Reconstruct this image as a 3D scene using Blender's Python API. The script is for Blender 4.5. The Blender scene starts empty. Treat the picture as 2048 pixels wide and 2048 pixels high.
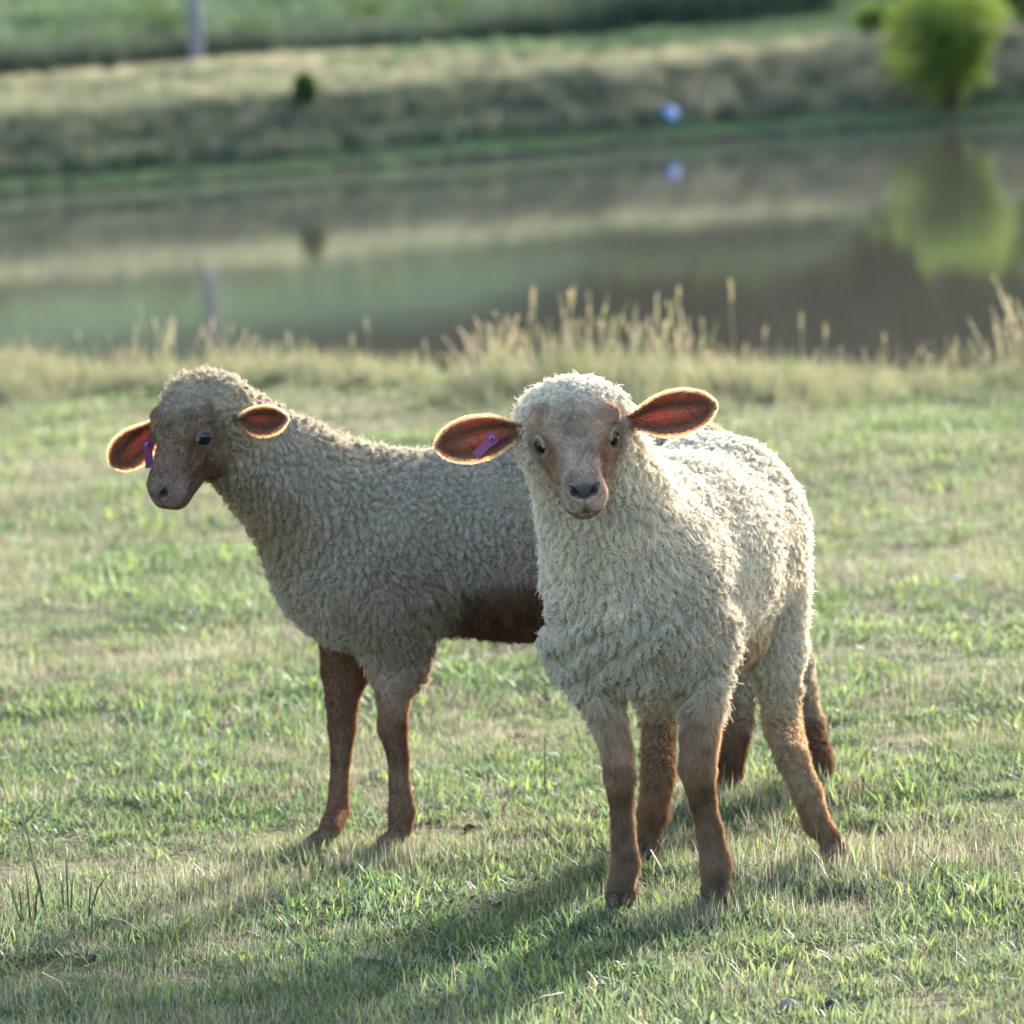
import bpy, math, random
import numpy as np
from mathutils import Vector, Matrix

rng = np.random.default_rng(7)
random.seed(7)
C = bpy.context.scene.collection
R = math.radians

# ------------------------------------------------------------------ camera
CAM_H = 1.35
FPX = 11307.0                       # focal length in pixels of the 2048 px photograph
PITCH, ROLL = math.atan(1130.0 / FPX), R(3.0)
Fv = np.array([0, math.cos(PITCH), -math.sin(PITCH)])
R0 = np.array([1.0, 0, 0]); U0 = np.cross(R0, Fv)
Rv = math.cos(ROLL) * R0 - math.sin(ROLL) * U0
Uv = math.cos(ROLL) * U0 + math.sin(ROLL) * R0
CO = np.array([0, 0, CAM_H])

def ray(u, v):
    return Fv + Rv * ((u - 1024) / FPX) + Uv * ((1024 - v) / FPX)
def at(u, v, Y):                    # point of the place seen at (u, v) that lies Y metres down the field
    d = ray(u, v)
    return CO + d * (Y / d[1])
def gr(u, v, z=0.0):                # the same on level ground of height z
    d = ray(u, v)
    return CO + d * ((z - CAM_H) / d[2])

sc = bpy.context.scene
cam_d = bpy.data.cameras.new('camera'); cam = bpy.data.objects.new('camera', cam_d); C.objects.link(cam)
cam_d.sensor_width = 36; cam_d.lens = 36 * FPX / 2048
cam_d.clip_start = 0.1; cam_d.clip_end = 2000
M = Matrix([[Rv[0], Uv[0], -Fv[0], 0], [Rv[1], Uv[1], -Fv[1], 0], [Rv[2], Uv[2], -Fv[2], CAM_H], [0, 0, 0, 1]])
cam.matrix_world = M
cam_d.dof.use_dof = True; cam_d.dof.focus_distance = 7.85; cam_d.dof.aperture_fstop = 8.0; cam_d.dof.aperture_blades = 9
sc.camera = cam

# ------------------------------------------------------------------ sky, sun, exposure
SUN_EL, SUN_AZ = R(12.5), R(22)       # azimuth clockwise from straight ahead (+Y)
w = bpy.data.worlds.new('World'); sc.world = w; w.use_nodes = True
nt = w.node_tree; bg = nt.nodes['Background']
sky = nt.nodes.new('ShaderNodeTexSky'); sky.sky_type = 'NISHITA'; sky.sun_disc = False
sky.sun_elevation = SUN_EL; sky.sun_rotation = SUN_AZ
sky.air_density = 1.0; sky.dust_density = 2.0; sky.ozone_density = 1.0
nt.links.new(sky.outputs[0], bg.inputs[0]); bg.inputs[1].default_value = 0.15
sd = bpy.data.lights.new('sun', 'SUN'); so = bpy.data.objects.new('sun', sd); C.objects.link(so)
sd.energy = 3.7; sd.angle = R(5.0); sd.color = (1.0, 0.965, 0.90)
sdir = Vector((math.sin(SUN_AZ) * math.cos(SUN_EL), math.cos(SUN_AZ) * math.cos(SUN_EL), math.sin(SUN_EL)))
so.rotation_euler = sdir.to_track_quat('Z', 'Y').to_euler(); so.location = (5, 5, 30)
sc.view_settings.view_transform = 'Standard'; sc.view_settings.look = 'None'
sc.view_settings.exposure = 2.56; sc.view_settings.gamma = 1.0; sc.view_settings.use_curve_mapping = False
sc.render.engine = 'CYCLES'
cy = sc.cycles
cy.max_bounces = 8; cy.diffuse_bounces = 4; cy.glossy_bounces = 3; cy.transmission_bounces = 6; cy.transparent_max_bounces = 8
cy.use_denoising = True; cy.use_adaptive_sampling = True; cy.adaptive_threshold = 0.012
cy.caustics_reflective = False; cy.caustics_refractive = False
try:
    sc.cycles_curves.shape = 'RIBBONS'; sc.cycles_curves.subdivisions = 2
except Exception:
    pass

# ------------------------------------------------------------------ helpers
def tag(o, label=None, cat=None, group=None, kind=None):
    if label: o['label'] = label
    if cat: o['category'] = cat
    if group: o['group'] = group
    if kind: o['kind'] = kind
    return o
def empty(name, loc, label=None, cat=None, group=None):
    o = bpy.data.objects.new(name, None); C.objects.link(o); o.location = loc; o.empty_display_size = 0.05
    return tag(o, label, cat, group)
def mesh_obj(name, V, F, mat, parent=None, smooth=True, link=True, cols=None, attrs=None):
    me = bpy.data.meshes.new(name)
    V = np.asarray(V, dtype=np.float64)
    if parent is not None:
        V = V - np.array(parent_loc(parent))
    if isinstance(F, np.ndarray):
        nF, k = F.shape
        me.vertices.add(len(V)); me.vertices.foreach_set('co', V.astype(np.float32).ravel())
        me.loops.add(nF * k); me.loops.foreach_set('vertex_index', F.astype(np.int32).ravel())
        me.polygons.add(nF); me.polygons.foreach_set('loop_start', np.arange(0, nF * k, k, dtype=np.int32))
        me.polygons.foreach_set('loop_total', np.full(nF, k, dtype=np.int32))
        me.update(calc_edges=True); me.validate()
    else:
        me.from_pydata(V.tolist(), [], F); me.update()
    if smooth:
        me.polygons.foreach_set('use_smooth', np.ones(len(me.polygons), dtype=bool))
    if cols is not None:
        a = me.attributes.new('Col', 'FLOAT_COLOR', 'POINT')
        c4 = np.ones((len(V), 4), dtype=np.float32); c4[:, :3] = cols
        a.data.foreach_set('color', c4.ravel())
    for k_, v_ in (attrs or {}).items():
        a = me.attributes.new(k_, 'FLOAT', 'POINT'); a.data.foreach_set('value', np.asarray(v_, dtype=np.float32))
    if mat is not None: me.materials.append(mat)
    o = bpy.data.objects.new(name, me)
    if link: C.objects.link(o)
    if parent is not None: o.parent = parent
    return o
def parent_loc(p):
    l = np.array(p.location)
    while p.parent is not None:
        p = p.parent; l = l + np.array(p.location)
    return l
def unit(v):
    v = np.asarray(v, dtype=float); n = np.linalg.norm(v, axis=-1, keepdims=True)
    return v / np.maximum(n, 1e-9)

# numpy noise
def _h(ix, iy, iz, s):
    n = (ix * 374761393 + iy * 668265263 + iz * 2147483647 + s * 974634541) & 0xffffffff
    n = ((n ^ (n >> 13)) * 1274126177) & 0xffffffff
    n = ((n ^ (n >> 15)) * 2246822519) & 0xffffffff
    return ((n ^ (n >> 16)) & 0xffffff) / float(0xffffff)
def vnoise(P, s=0):
    P = np.asarray(P, dtype=float); I = np.floor(P).astype(np.int64); f = P - I; f = f * f * (3 - 2 * f)
    out = 0
    for dx in (0, 1):
        for dy in (0, 1):
            for dz in (0, 1):
                wgt = (f[:, 0] if dx else 1 - f[:, 0]) * (f[:, 1] if dy else 1 - f[:, 1]) * (f[:, 2] if dz else 1 - f[:, 2])
                out = out + wgt * _h(I[:, 0] + dx, I[:, 1] + dy, I[:, 2] + dz, s)
    return out * 2 - 1
def fbm(P, s=0, n=3):
    a, t = 1.0, 0
    for k in range(n):
        t = t + a * vnoise(P * 2 ** k, s + k); a *= 0.5
    return t
def worley(P, s=0):
    I = np.floor(P).astype(np.int64)
    F1 = np.full(len(P), 9.0); F2 = np.full(len(P), 9.0); ctr = np.zeros_like(P)
    for dx in (-1, 0, 1):
        for dy in (-1, 0, 1):
            for dz in (-1, 0, 1):
                J = I + (dx, dy, dz)
                q = np.stack([J[:, k] + _h(J[:, 0], J[:, 1], J[:, 2], s + 11 * k) for k in range(3)], 1)
                d = np.linalg.norm(q - P, axis=1)
                near = d < F1
                F2 = np.where(near, F1, np.minimum(F2, d)); F1 = np.where(near, d, F1)
                ctr[near] = q[near]
    return F1, F2, ctr

# ------------------------------------------------------------------ materials
def new_mat(name):
    m = bpy.data.materials.new(name); m.use_nodes = True
    for n in list(m.node_tree.nodes): m.node_tree.nodes.remove(n)
    out = m.node_tree.nodes.new('ShaderNodeOutputMaterial')
    return m, m.node_tree, out
def N(t, typ, **kw):
    n = t.nodes.new(typ)
    for k, v in kw.items():
        if k.startswith('i_'):
            key = k[2:].replace('_', ' ')
            n.inputs[key].default_value = v
        else:
            setattr(n, k, v)
    return n
def simple(name, col, rough=0.6, spec=0.3, noise=0.0, scale=40.0, bump=0.0):
    m, t, out = new_mat(name)
    b = N(t, 'ShaderNodeBsdfPrincipled'); b.inputs['Roughness'].default_value = rough; b.inputs['Specular IOR Level'].default_value = spec
    b.inputs['Base Color'].default_value = (*col, 1)
    if noise or bump:
        tc = N(t, 'ShaderNodeTexCoord'); nz = N(t, 'ShaderNodeTexNoise'); nz.inputs['Scale'].default_value = scale; nz.inputs['Detail'].default_value = 5
        t.links.new(tc.outputs['Object'], nz.inputs['Vector'])
        if noise:
            cr = N(t, 'ShaderNodeValToRGB')
            cr.color_ramp.elements[0].position = .3; cr.color_ramp.elements[1].position = .7
            cr.color_ramp.elements[0].color = (*[c * (1 - noise) for c in col], 1); cr.color_ramp.elements[1].color = (*[min(1, c * (1 + noise)) for c in col], 1)
            t.links.new(nz.outputs['Fac'], cr.inputs[0]); t.links.new(cr.outputs[0], b.inputs['Base Color'])
        if bump:
            bp = N(t, 'ShaderNodeBump'); bp.inputs['Strength'].default_value = bump; bp.inputs['Distance'].default_value = 0.01
            t.links.new(nz.outputs['Fac'], bp.inputs['Height']); t.links.new(bp.outputs[0], b.inputs['Normal'])
    t.links.new(b.outputs[0], out.inputs[0])
    return m
def attr_mat(name, trans=0.0, tcol=(1, 1, 1), rough=0.75, spec=0.15, vary=0.0, vscale=3.0, patch=None, gain=1.0, island=0.0, objrand=False):
    """colour from the Col attribute; part of the light goes through (translucency)"""
    m, t, out = new_mat(name)
    a = N(t, 'ShaderNodeAttribute', attribute_name='Col')
    col = a.outputs['Color']
    if patch is not None:           # large dry patches over the pasture
        g = N(t, 'ShaderNodeNewGeometry'); nz = N(t, 'ShaderNodeTexNoise'); nz.inputs['Scale'].default_value = patch[0]; nz.inputs['Detail'].default_value = 4
        oi = N(t, 'ShaderNodeObjectInfo')
        t.links.new(oi.outputs['Location'], nz.inputs['Vector'])
        mr = N(t, 'ShaderNodeMapRange'); mr.inputs['From Min'].default_value = .38; mr.inputs['From Max'].default_value = .64
        mr.inputs['To Max'].default_value = patch[2]
        t.links.new(nz.outputs['Fac'], mr.inputs['Value'])
        mx = N(t, 'ShaderNodeMix', data_type='RGBA'); mx.inputs['B'].default_value = (*patch[1], 1)
        ix = {s.identifier: s for s in mx.inputs}; ox = {s.identifier: s for s in mx.outputs}
        t.links.new(mr.outputs[0], ix['Factor_Float']); t.links.new(col, ix['A_Color']); ix['B_Color'].default_value = (*patch[1], 1)
        col = ox['Result_Color']
    if vary:
        oi = N(t, 'ShaderNodeObjectInfo')
        hs = N(t, 'ShaderNodeHueSaturation')
        mr = N(t, 'ShaderNodeMapRange'); mr.inputs['To Min'].default_value = 1 - vary; mr.inputs['To Max'].default_value = 1 + vary
        t.links.new(oi.outputs['Random'], mr.inputs['Value']); t.links.new(mr.outputs[0], hs.inputs['Value']); t.links.new(col, hs.inputs['Color'])
        col = hs.outputs['Color']
    b = N(t, 'ShaderNodeBsdfPrincipled'); b.inputs['Roughness'].default_value = rough; b.inputs['Specular IOR Level'].default_value = spec
    t.links.new(col, b.inputs['Base Color'])
    last = b.outputs[0]
    if trans:
        tr = N(t, 'ShaderNodeBsdfTranslucent'); mc = N(t, 'ShaderNodeMix', data_type='RGBA', blend_type='MULTIPLY')
        ix = {s.identifier: s for s in mc.inputs}; ox = {s.identifier: s for s in mc.outputs}
        ix['Factor_Float'].default_value = 1.0; ix['B_Color'].default_value = (*tcol, 1)
        t.links.new(col, ix['A_Color']); t.links.new(ox['Result_Color'], tr.inputs['Color'])
        ms = N(t, 'ShaderNodeMixShader'); ms.inputs[0].default_value = trans
        t.links.new(b.outputs[0], ms.inputs[1]); t.links.new(tr.outputs[0], ms.inputs[2]); last = ms.outputs[0]
    t.links.new(last, out.inputs[0])
    return m
def hair_mat(name, trans=0.45, tcol=(1, 0.9, 0.75)):
    m, t, out = new_mat(name)
    a = N(t, 'ShaderNodeAttribute', attribute_name='Col')
    d = N(t, 'ShaderNodeBsdfDiffuse'); tr = N(t, 'ShaderNodeBsdfTranslucent')
    mc = N(t, 'ShaderNodeMix', data_type='RGBA', blend_type='MULTIPLY')
    ix = {s.identifier: s for s in mc.inputs}; ox = {s.identifier: s for s in mc.outputs}
    ix['Factor_Float'].default_value = 1.0; ix['B_Color'].default_value = (*tcol, 1)
    t.links.new(a.outputs['Color'], ix['A_Color']); t.links.new(ox['Result_Color'], tr.inputs['Color'])
    t.links.new(a.outputs['Color'], d.inputs['Color'])
    ms = N(t, 'ShaderNodeMixShader'); ms.inputs[0].default_value = trans
    t.links.new(d.outputs[0], ms.inputs[1]); t.links.new(tr.outputs[0], ms.inputs[2])
    t.links.new(ms.outputs[0], out.inputs[0])
    return m

# ------------------------------------------------------------------ ground and pond
WATER_Z = -1.15
def near_edge(x): return 17.4 - 2.6 * np.tanh(x * 0.3)
def far_shore(x): return 67.0 + np.clip(0.70 * x, -20, 26)
def ground_z(x, y):
    x = np.asarray(x, float); y = np.asarray(y, float)
    P = np.stack([x, y, np.zeros_like(x)], -1).reshape(-1, 3)
    n1 = (fbm(P * 0.9, 3, 3) * 0.018).reshape(x.shape); n2 = (fbm(P * 0.35, 5, 3)).reshape(x.shape)
    e = y - near_edge(x)
    near = n1 + np.where(e > 0, -0.42 * e * np.clip(e / 1.5, 0, 1), 0) + 0.02 * np.exp(-((e + .2) / 0.8) ** 2)
    near = np.maximum(near, -2.3)
    d = y - far_shore(x)
    xs = np.clip((x + 1) / 6, 0, 1)
    top = np.interp(d, [-8, 0, .8, 1.7, 3.2, 6, 7, 9.5, 13, 25, 70, 95, 160, 400],
                       [-2, 0, .10, .22, .72, 1.16, 1.13, 0.60, 1.25, 2.6, 6.2, 8.5, 16, 40])
    top2 = np.interp(d, [-8, 0, .8, 1.7, 2.8, 4, 7, 12, 16, 25, 60, 95, 160, 400],
                        [-2, 0, .10, .24, .80, .92, 1.22, 1.50, 1.55, 2.2, 4.2, 7.0, 15, 40])
    prof = top * (1 - xs) + top2 * xs + n2 * 0.06 * np.clip(d, 0, 1)
    far = WATER_Z + prof
    return np.where(d > -8, np.maximum(near, far), near)
gx = np.concatenate([np.linspace(-260, -16, 24)[:-1], np.linspace(-16, -3.2, 40)[:-1], np.linspace(-3.2, 3.2, 129)[:-1], np.linspace(3.2, 16, 40)[:-1], np.linspace(16, 260, 24)])
gy = np.concatenate([np.linspace(-120, 5.5, 20)[:-1], np.linspace(5.5, 23, 320)[:-1], np.linspace(23, 55, 20)[:-1], np.linspace(55, 95, 130)[:-1], np.linspace(95, 420, 50)])
GX, GY = np.meshgrid(gx, gy, indexing='ij')
GZ = ground_z(GX, GY)
nx_, ny_ = GX.shape
idx = np.arange(nx_ * ny_).reshape(nx_, ny_)
quads = np.stack([idx[:-1, :-1], idx[1:, :-1], idx[1:, 1:], idx[:-1, 1:]], -1).reshape(-1, 4)
gV = np.stack([GX, GY, GZ], -1).reshape(-1, 3)
gd = (gV[:, 1] - far_shore(gV[:, 0])); ge = gV[:, 1] - near_edge(gV[:, 0])
def mixc(a, b, f): return np.asarray(a)[None] * (1 - f[:, None]) + np.asarray(b)[None] * f[:, None]
nz1 = fbm(gV * np.array([.8, .8, 0]), 21, 4)
gcol = mixc((.055, .060, .026), (.105, .080, .048), np.clip(.5 + nz1 * .9, 0, 1))
mud = (.042, .037, .032)
tn = np.clip((gd - 2.6) / .6, 0, 1) * np.clip((np.interp(gV[:, 0], [-2.5, 3.5], [6.8, 4.4]) - gd) / .6, 0, 1); fc_ = np.clip((gd - .5) / .5, 0, 1) * (1 - np.clip((gd - 2.6) / .6, 0, 1))
gcol = gcol * (1 - fc_[:, None]) + np.array((.055, .072, .045)) * fc_[:, None]; gcol = gcol * (1 - tn[:, None]) + mixc((.27, .235, .165), (.20, .20, .11), np.clip(.5 + nz1, 0, 1)) * tn[:, None]
fw = np.clip((gd - 62) / 15, 0, 1); f2 = np.clip((gd - 4.4) / .6, 0, 1) * np.clip((gV[:, 0]) / 2, 0, 1); gcol = gcol * (1 - f2[:, None]) + np.array((.095, .135, .070)) * f2[:, None]
fm = np.clip(1.7 - np.abs(gd - .15) / (.42 + .25 * nz1), 0, 1); gcol = gcol * (1 - fm[:, None]) + np.array(mud) * fm[:, None]
ff = np.clip((gd - 11) / 4, 0, 1); gcol = gcol * (1 - ff[:, None]) + mixc((.10, .155, .075), (.14, .18, .095), np.clip(.5 + nz1, 0, 1)) * ff[:, None]
gcol = gcol * (1 - fw[:, None]) + np.array((.03, .038, .022)) * fw[:, None]
bed = np.clip((ge - .8), 0, 1) * (gd < 0); gcol = gcol * (1 - bed[:, None]) + np.array((.05, .045, .03)) * bed[:, None]
m_ground = attr_mat('ground_soil', rough=.95, spec=.05)
t = m_ground.node_tree
pb = [n for n in t.nodes if n.type == 'BSDF_PRINCIPLED'][0]
g = N(t, 'ShaderNodeNewGeometry'); nz = N(t, 'ShaderNodeTexNoise'); nz.inputs['Scale'].default_value = 45; nz.inputs['Detail'].default_value = 6
t.links.new(g.outputs['Position'], nz.inputs['Vector'])
bp = N(t, 'ShaderNodeBump'); bp.inputs['Strength'].default_value = .9; bp.inputs['Distance'].default_value = .02
t.links.new(nz.outputs['Fac'], bp.inputs['Height']); t.links.new(bp.outputs[0], pb.inputs['Normal'])
ground = mesh_obj('ground', gV, quads, m_ground, cols=gcol); tag(ground, kind='structure')

m_water, t, out = new_mat('pond_water')
b = N(t, 'ShaderNodeBsdfPrincipled'); b.inputs['Base Color'].default_value = (.085, .080, .064, 1); b.inputs['Roughness'].default_value = .045
b.inputs['IOR'].default_value = 1.45; b.inputs['Specular IOR Level'].default_value = .5
g = N(t, 'ShaderNodeNewGeometry'); mp = N(t, 'ShaderNodeMapping'); mp.inputs['Scale'].default_value = (.9, .35, 1)
t.links.new(g.outputs['Position'], mp.inputs['Vector'])
nz = N(t, 'ShaderNodeTexNoise'); nz.inputs['Scale'].default_value = 1.6; nz.inputs['Detail'].default_value = 3
t.links.new(mp.outputs[0], nz.inputs['Vector'])
bp = N(t, 'ShaderNodeBump'); bp.inputs['Strength'].default_value = .10; bp.inputs['Distance'].default_value = .012
t.links.new(nz.outputs['Fac'], bp.inputs['Height']); t.links.new(bp.outputs[0], b.inputs['Normal'])
t.links.new(b.outputs[0], out.inputs[0])
wv = [(-120, 14, WATER_Z), (120, 14, WATER_Z), (120, 100, WATER_Z), (-120, 100, WATER_Z)]
tag(mesh_obj('pond_water', wv, [(0, 1, 2, 3)], m_water, smooth=False), kind='structure')

# ------------------------------------------------------------------ grass clumps
def blade_mesh(name, specs, mat, seg=3):
    """specs: base xy, height, width, azimuth, lean, bend, colour -> one clump prototype"""
    V, F, CC = [], [], []
    for (bx, by, h, wd, az, lean, bend, col) in specs:
        d = np.array([math.cos(az), math.sin(az), 0]); s = np.array([-math.sin(az), math.cos(az), 0])
        tw = random.uniform(-.9, .9); s = s * math.cos(tw) + np.cross(d, s) * 0 + d * math.sin(tw)
        p = np.array([bx, by, -.004]); ang = lean; L = h / seg; i0 = len(V)
        for k in range(seg + 1):
            f = k / seg
            ww = wd * (1 - f ** 1.6) * (.6 + .4 * min(1, f * 4)) * .5
            if k < seg:
                V += [p - s * ww, p + s * ww]; CC += [col, col]
            else:
                V += [p]; CC += [col]
            p = p + (d * math.sin(ang) + np.array([0, 0, math.cos(ang)])) * L
            ang += bend / seg
        for k in range(seg - 1):
            a = i0 + 2 * k; F.append((a, a + 1, a + 3, a + 2))
        a = i0 + 2 * (seg - 1); F.append((a, a + 1, a + 2))
    return mesh_obj(name, V, F, mat, link=False, cols=np.array(CC))
def jit(c, s=.18):
    k = 1 + random.uniform(-s, s); return tuple(max(0.0, x * k * (1 + random.uniform(-.08, .08))) for x in c)
GREEN, LIME, BLUEG = (.090, .135, .076), (.155, .195, .072), (.078, .116, .085)
STRAW, BROWN, PALE = (.30, .265, .205), (.18, .135, .11), (.32, .32, .265)
m_grass = attr_mat('grass_blade', trans=.52, tcol=(1.08, 1.19, .80), rough=.6, spec=.12, vary=.25, patch=(1.1, (.25, .235, .175), .24))
m_dry = attr_mat('dry_grass', trans=.35, tcol=(1.05, 1.0, .85), rough=.8, spec=.05, vary=.25)
def turf(n, rad, hmin, hmax, wmin, wmax, dry, lime=.3):
    out = []
    for _ in range(n):
        r = rad * math.sqrt(random.random()); a = random.uniform(0, 6.28)
        q = random.random()
        if q < dry: c = jit(random.choice([STRAW, BROWN, STRAW, PALE]), .3); ww = random.uniform(.0008, .0018); lean = random.uniform(.5, 1.45)
        else:
            c = jit(random.choices([GREEN, LIME, BLUEG], [1 - lime, lime, .35])[0]); ww = random.uniform(wmin, wmax); lean = abs(random.gauss(.75, .45))
        out.append((r * math.cos(a), r * math.sin(a), random.uniform(hmin, hmax), ww, random.uniform(0, 6.28), lean, random.uniform(-.1, 1.1), c))
    return out
def wispy(n, rad):
    out = []
    for _ in range(n):
        r = rad * math.sqrt(random.random()); a = random.uniform(0, 6.28)
        out.append((r * math.cos(a), r * math.sin(a), random.uniform(.012, .042), random.uniform(.0007, .0014), random.uniform(0, 6.28), abs(random.gauss(.5, .4)), random.uniform(-.5, 1.2), jit(random.choice([PALE, STRAW, (.30, .33, .17), BROWN]), .25)))
        if random.random() < .5:      # seed specks
            h = random.uniform(.02, .055); b0 = out[-1]
            out.append((b0[0] + random.uniform(-.01, .01), b0[1] + random.uniform(-.01, .01), h * .35, .002, random.uniform(0, 6.28), random.uniform(.0, 1.2), .4, jit(PALE)))
    return out
def leafy(n, rad):
    return [(rad * random.uniform(-1, 1), rad * random.uniform(-1, 1), random.uniform(.015, .035), random.uniform(.006, .011), random.uniform(0, 6.28), random.uniform(.6, 1.3), random.uniform(.2, .7), jit(random.choice([GREEN, BLUEG, BLUEG]), .2)) for _ in range(n)]
protos = bpy.data.collections.new('turf_sources')
NT = 0
for k in range(8):
    protos.objects.link(blade_mesh('turf_a%02d' % k, turf(105, .075, .010, .032, .0018, .0046, .24), m_grass)); NT += 1
for k in range(3):
    protos.objects.link(blade_mesh('turf_b%02d' % k, turf(46, .06, .015, .042, .0038, .0072, .10, .65), m_grass)); NT += 1
for k in range(5):
    protos.objects.link(blade_mesh('turf_c%02d' % k, wispy(90, .075), m_dry)); NT += 1
for k in range(2):
    protos.objects.link(blade_mesh('turf_d%02d' % k, leafy(26, .06) + turf(25, .06, .015, .035, .0015, .003, .3), m_grass)); NT += 1

def scatter(name, pts, kind_idx, scale, coll, mat_names=None, label=None, tilt=None):
    """one 'stuff' object: points that carry clump number, spin and size; geometry nodes put the clumps on them"""
    o = mesh_obj(name, pts, [], None, smooth=False); tag(o, kind='stuff')
    me = o.data; n = len(pts)
    a = me.attributes.new('pick', 'INT', 'POINT'); a.data.foreach_set('value', np.asarray(kind_idx, dtype=np.int32))
    a = me.attributes.new('size', 'FLOAT', 'POINT'); a.data.foreach_set('value', np.asarray(scale, dtype=np.float32))
    rot = np.zeros((n, 3), np.float32); rot[:, 2] = rng.uniform(0, 6.283, n); rot[:, :2] = rng.normal(0, .08, (n, 2))
    a = me.attributes.new('spin', 'FLOAT_VECTOR', 'POINT'); a.data.foreach_set('vector', rot.ravel())
    ng = bpy.data.node_groups.new(name + '_nodes', 'GeometryNodeTree')
    ng.interface.new_socket('Geometry', in_out='INPUT', socket_type='NodeSocketGeometry'); ng.interface.new_socket('Geometry', in_out='OUTPUT', socket_type='NodeSocketGeometry')
    gi = ng.nodes.new('NodeGroupInput'); go = ng.nodes.new('NodeGroupOutput')
    ip = ng.nodes.new('GeometryNodeInstanceOnPoints'); ci = ng.nodes.new('GeometryNodeCollectionInfo')
    ci.inputs['Collection'].default_value = coll; ci.inputs['Separate Children'].default_value = True; ci.inputs['Reset Children'].default_value = True
    def named(nm, dt):
        q = ng.nodes.new('GeometryNodeInputNamedAttribute'); q.data_type = dt; q.inputs['Name'].default_value = nm
        return q.outputs['Attribute']
    L = ng.links.new
    L(gi.outputs[0], ip.inputs['Points']); L(ci.outputs[0], ip.inputs['Instance']); ip.inputs['Pick Instance'].default_value = True
    L(named('pick', 'INT'), ip.inputs['Instance Index']); L(named('spin', 'FLOAT_VECTOR'), ip.inputs['Rotation']); L(named('size', 'FLOAT'), ip.inputs['Scale'])
    L(ip.outputs[0], go.inputs[0])
    md = o.modifiers.new('clumps', 'NODES'); md.node_group = ng
    return o
def on_ground(x, y, dz=0): return np.stack([x, y, ground_z(x, y) + dz], -1)

def field_points(y0, y1, dens):
    n = int((y1 - y0) * dens * 2 * (.0906 * (y0 + y1) / 2 + .75))
    y = rng.uniform(y0, y1, n); x = rng.uniform(-1, 1, n) * (.0906 * y + .75)
    return x, y
parts_xy = [field_points(6.2, 10.0, 620), field_points(10.0, 14.5, 300), field_points(14.5, 19.5, 230)]
px_ = np.concatenate([p[0] for p in parts_xy]); py_ = np.concatenate([p[1] for p in parts_xy])
feet_xy = [gr(1243, 1812), gr(1433, 1803), gr(1292, 1716), gr(1668, 1720), gr(628, 1690), gr(790, 1690), gr(1455, 1594), gr(1642, 1586)]
fx = np.concatenate([rng.normal(p[0], .05, 46) for p in feet_xy]); fy = np.concatenate([rng.normal(p[1] - .03, .045, 46) for p in feet_xy])
px_ = np.concatenate([px_, fx]); py_ = np.concatenate([py_, fy])
nfeet = len(fx); keep = py_ < near_edge(px_) + 1.6; px_, py_ = px_[keep], py_[keep]
Pn = np.stack([px_, py_, 0 * px_], -1)
dryness = fbm(Pn * np.array([1.6, 1.1, 1]), 31, 3) + .9 * fbm(Pn * 4.5, 37, 2)
q = rng.random(len(px_)) - np.clip(dryness, -1, 1) * .30 - np.clip((py_ - 8.5) / 6, 0, 1) * .12 + np.clip((8.4 - py_) / 1.2, 0, 1) * .14
pick = np.where(q < .32, rng.integers(11, 16, len(q)), np.where(q < .74, rng.integers(0, 8, len(q)), np.where(q < .93, rng.integers(8, 11, len(q)), rng.integers(16, 18, len(q)))))
size = rng.uniform(.6, 1.05, len(q)) * (1 + np.clip((py_ - 9) / 12, 0, .5)) * (1 - .35 * np.clip((py_ - near_edge(px_) + 2.0) / 1.6, 0, 1))
size[-nfeet:] *= 1.35; tufty = np.clip(fbm(Pn * 2.2, 41, 2), -.6, .9); size *= 1 + .35 * tufty
scatter('pasture_grass', on_ground(px_, py_), pick, size, protos)

# tall grass on the near bank
m_tall = attr_mat('tall_grass', trans=.42, tcol=(1.05, 1.05, .85), rough=.6, spec=.2, vary=.2)
tallc = bpy.data.collections.new('tall_sources')
def tall(n, rad, h0, h1, cols, heads, wd=(.003, .006)):
    out = []
    for _ in range(n):
        r = rad * math.sqrt(random.random()); a = random.uniform(0, 6.28)
        h = random.uniform(h0, h1); az = random.uniform(0, 6.28)
        c = jit(random.choice(cols), .2)
        out.append((r * math.cos(a), r * math.sin(a), h, random.uniform(*wd), az, random.uniform(0, .30), random.uniform(0, .7), c))
    return out
TG = [(.115, .145, .075), (.145, .17, .09), (.19, .19, .125), (.245, .22, .165)]
for k in range(5): tallc.objects.link(blade_mesh('tall_a%02d' % k, tall(60, .10, .08, .26, TG, 0), m_tall, 4))
for k in range(3): tallc.objects.link(blade_mesh('tall_b%02d' % k, tall(40, .10, .08, .34, TG[1:] + [(.28, .235, .175)], 0), m_tall, 4))
n = 2600
x = rng.uniform(-3.2, 3.2, n); e = rng.normal(0.1, .55, n); e = np.where(e > 1.3, .3, e); y = near_edge(x) + e
h = .16 + .14 * np.exp(-((e - .2) / .6) ** 2) + .34 * fbm(np.stack([x * 1.3, y, 0 * x], -1), 51, 2)
scatter('tall_bank_grass', on_ground(x, y), rng.integers(0, 8, n), np.clip(h, .12, .7) * rng.uniform(.6, 1.25, n), tallc)

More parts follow.
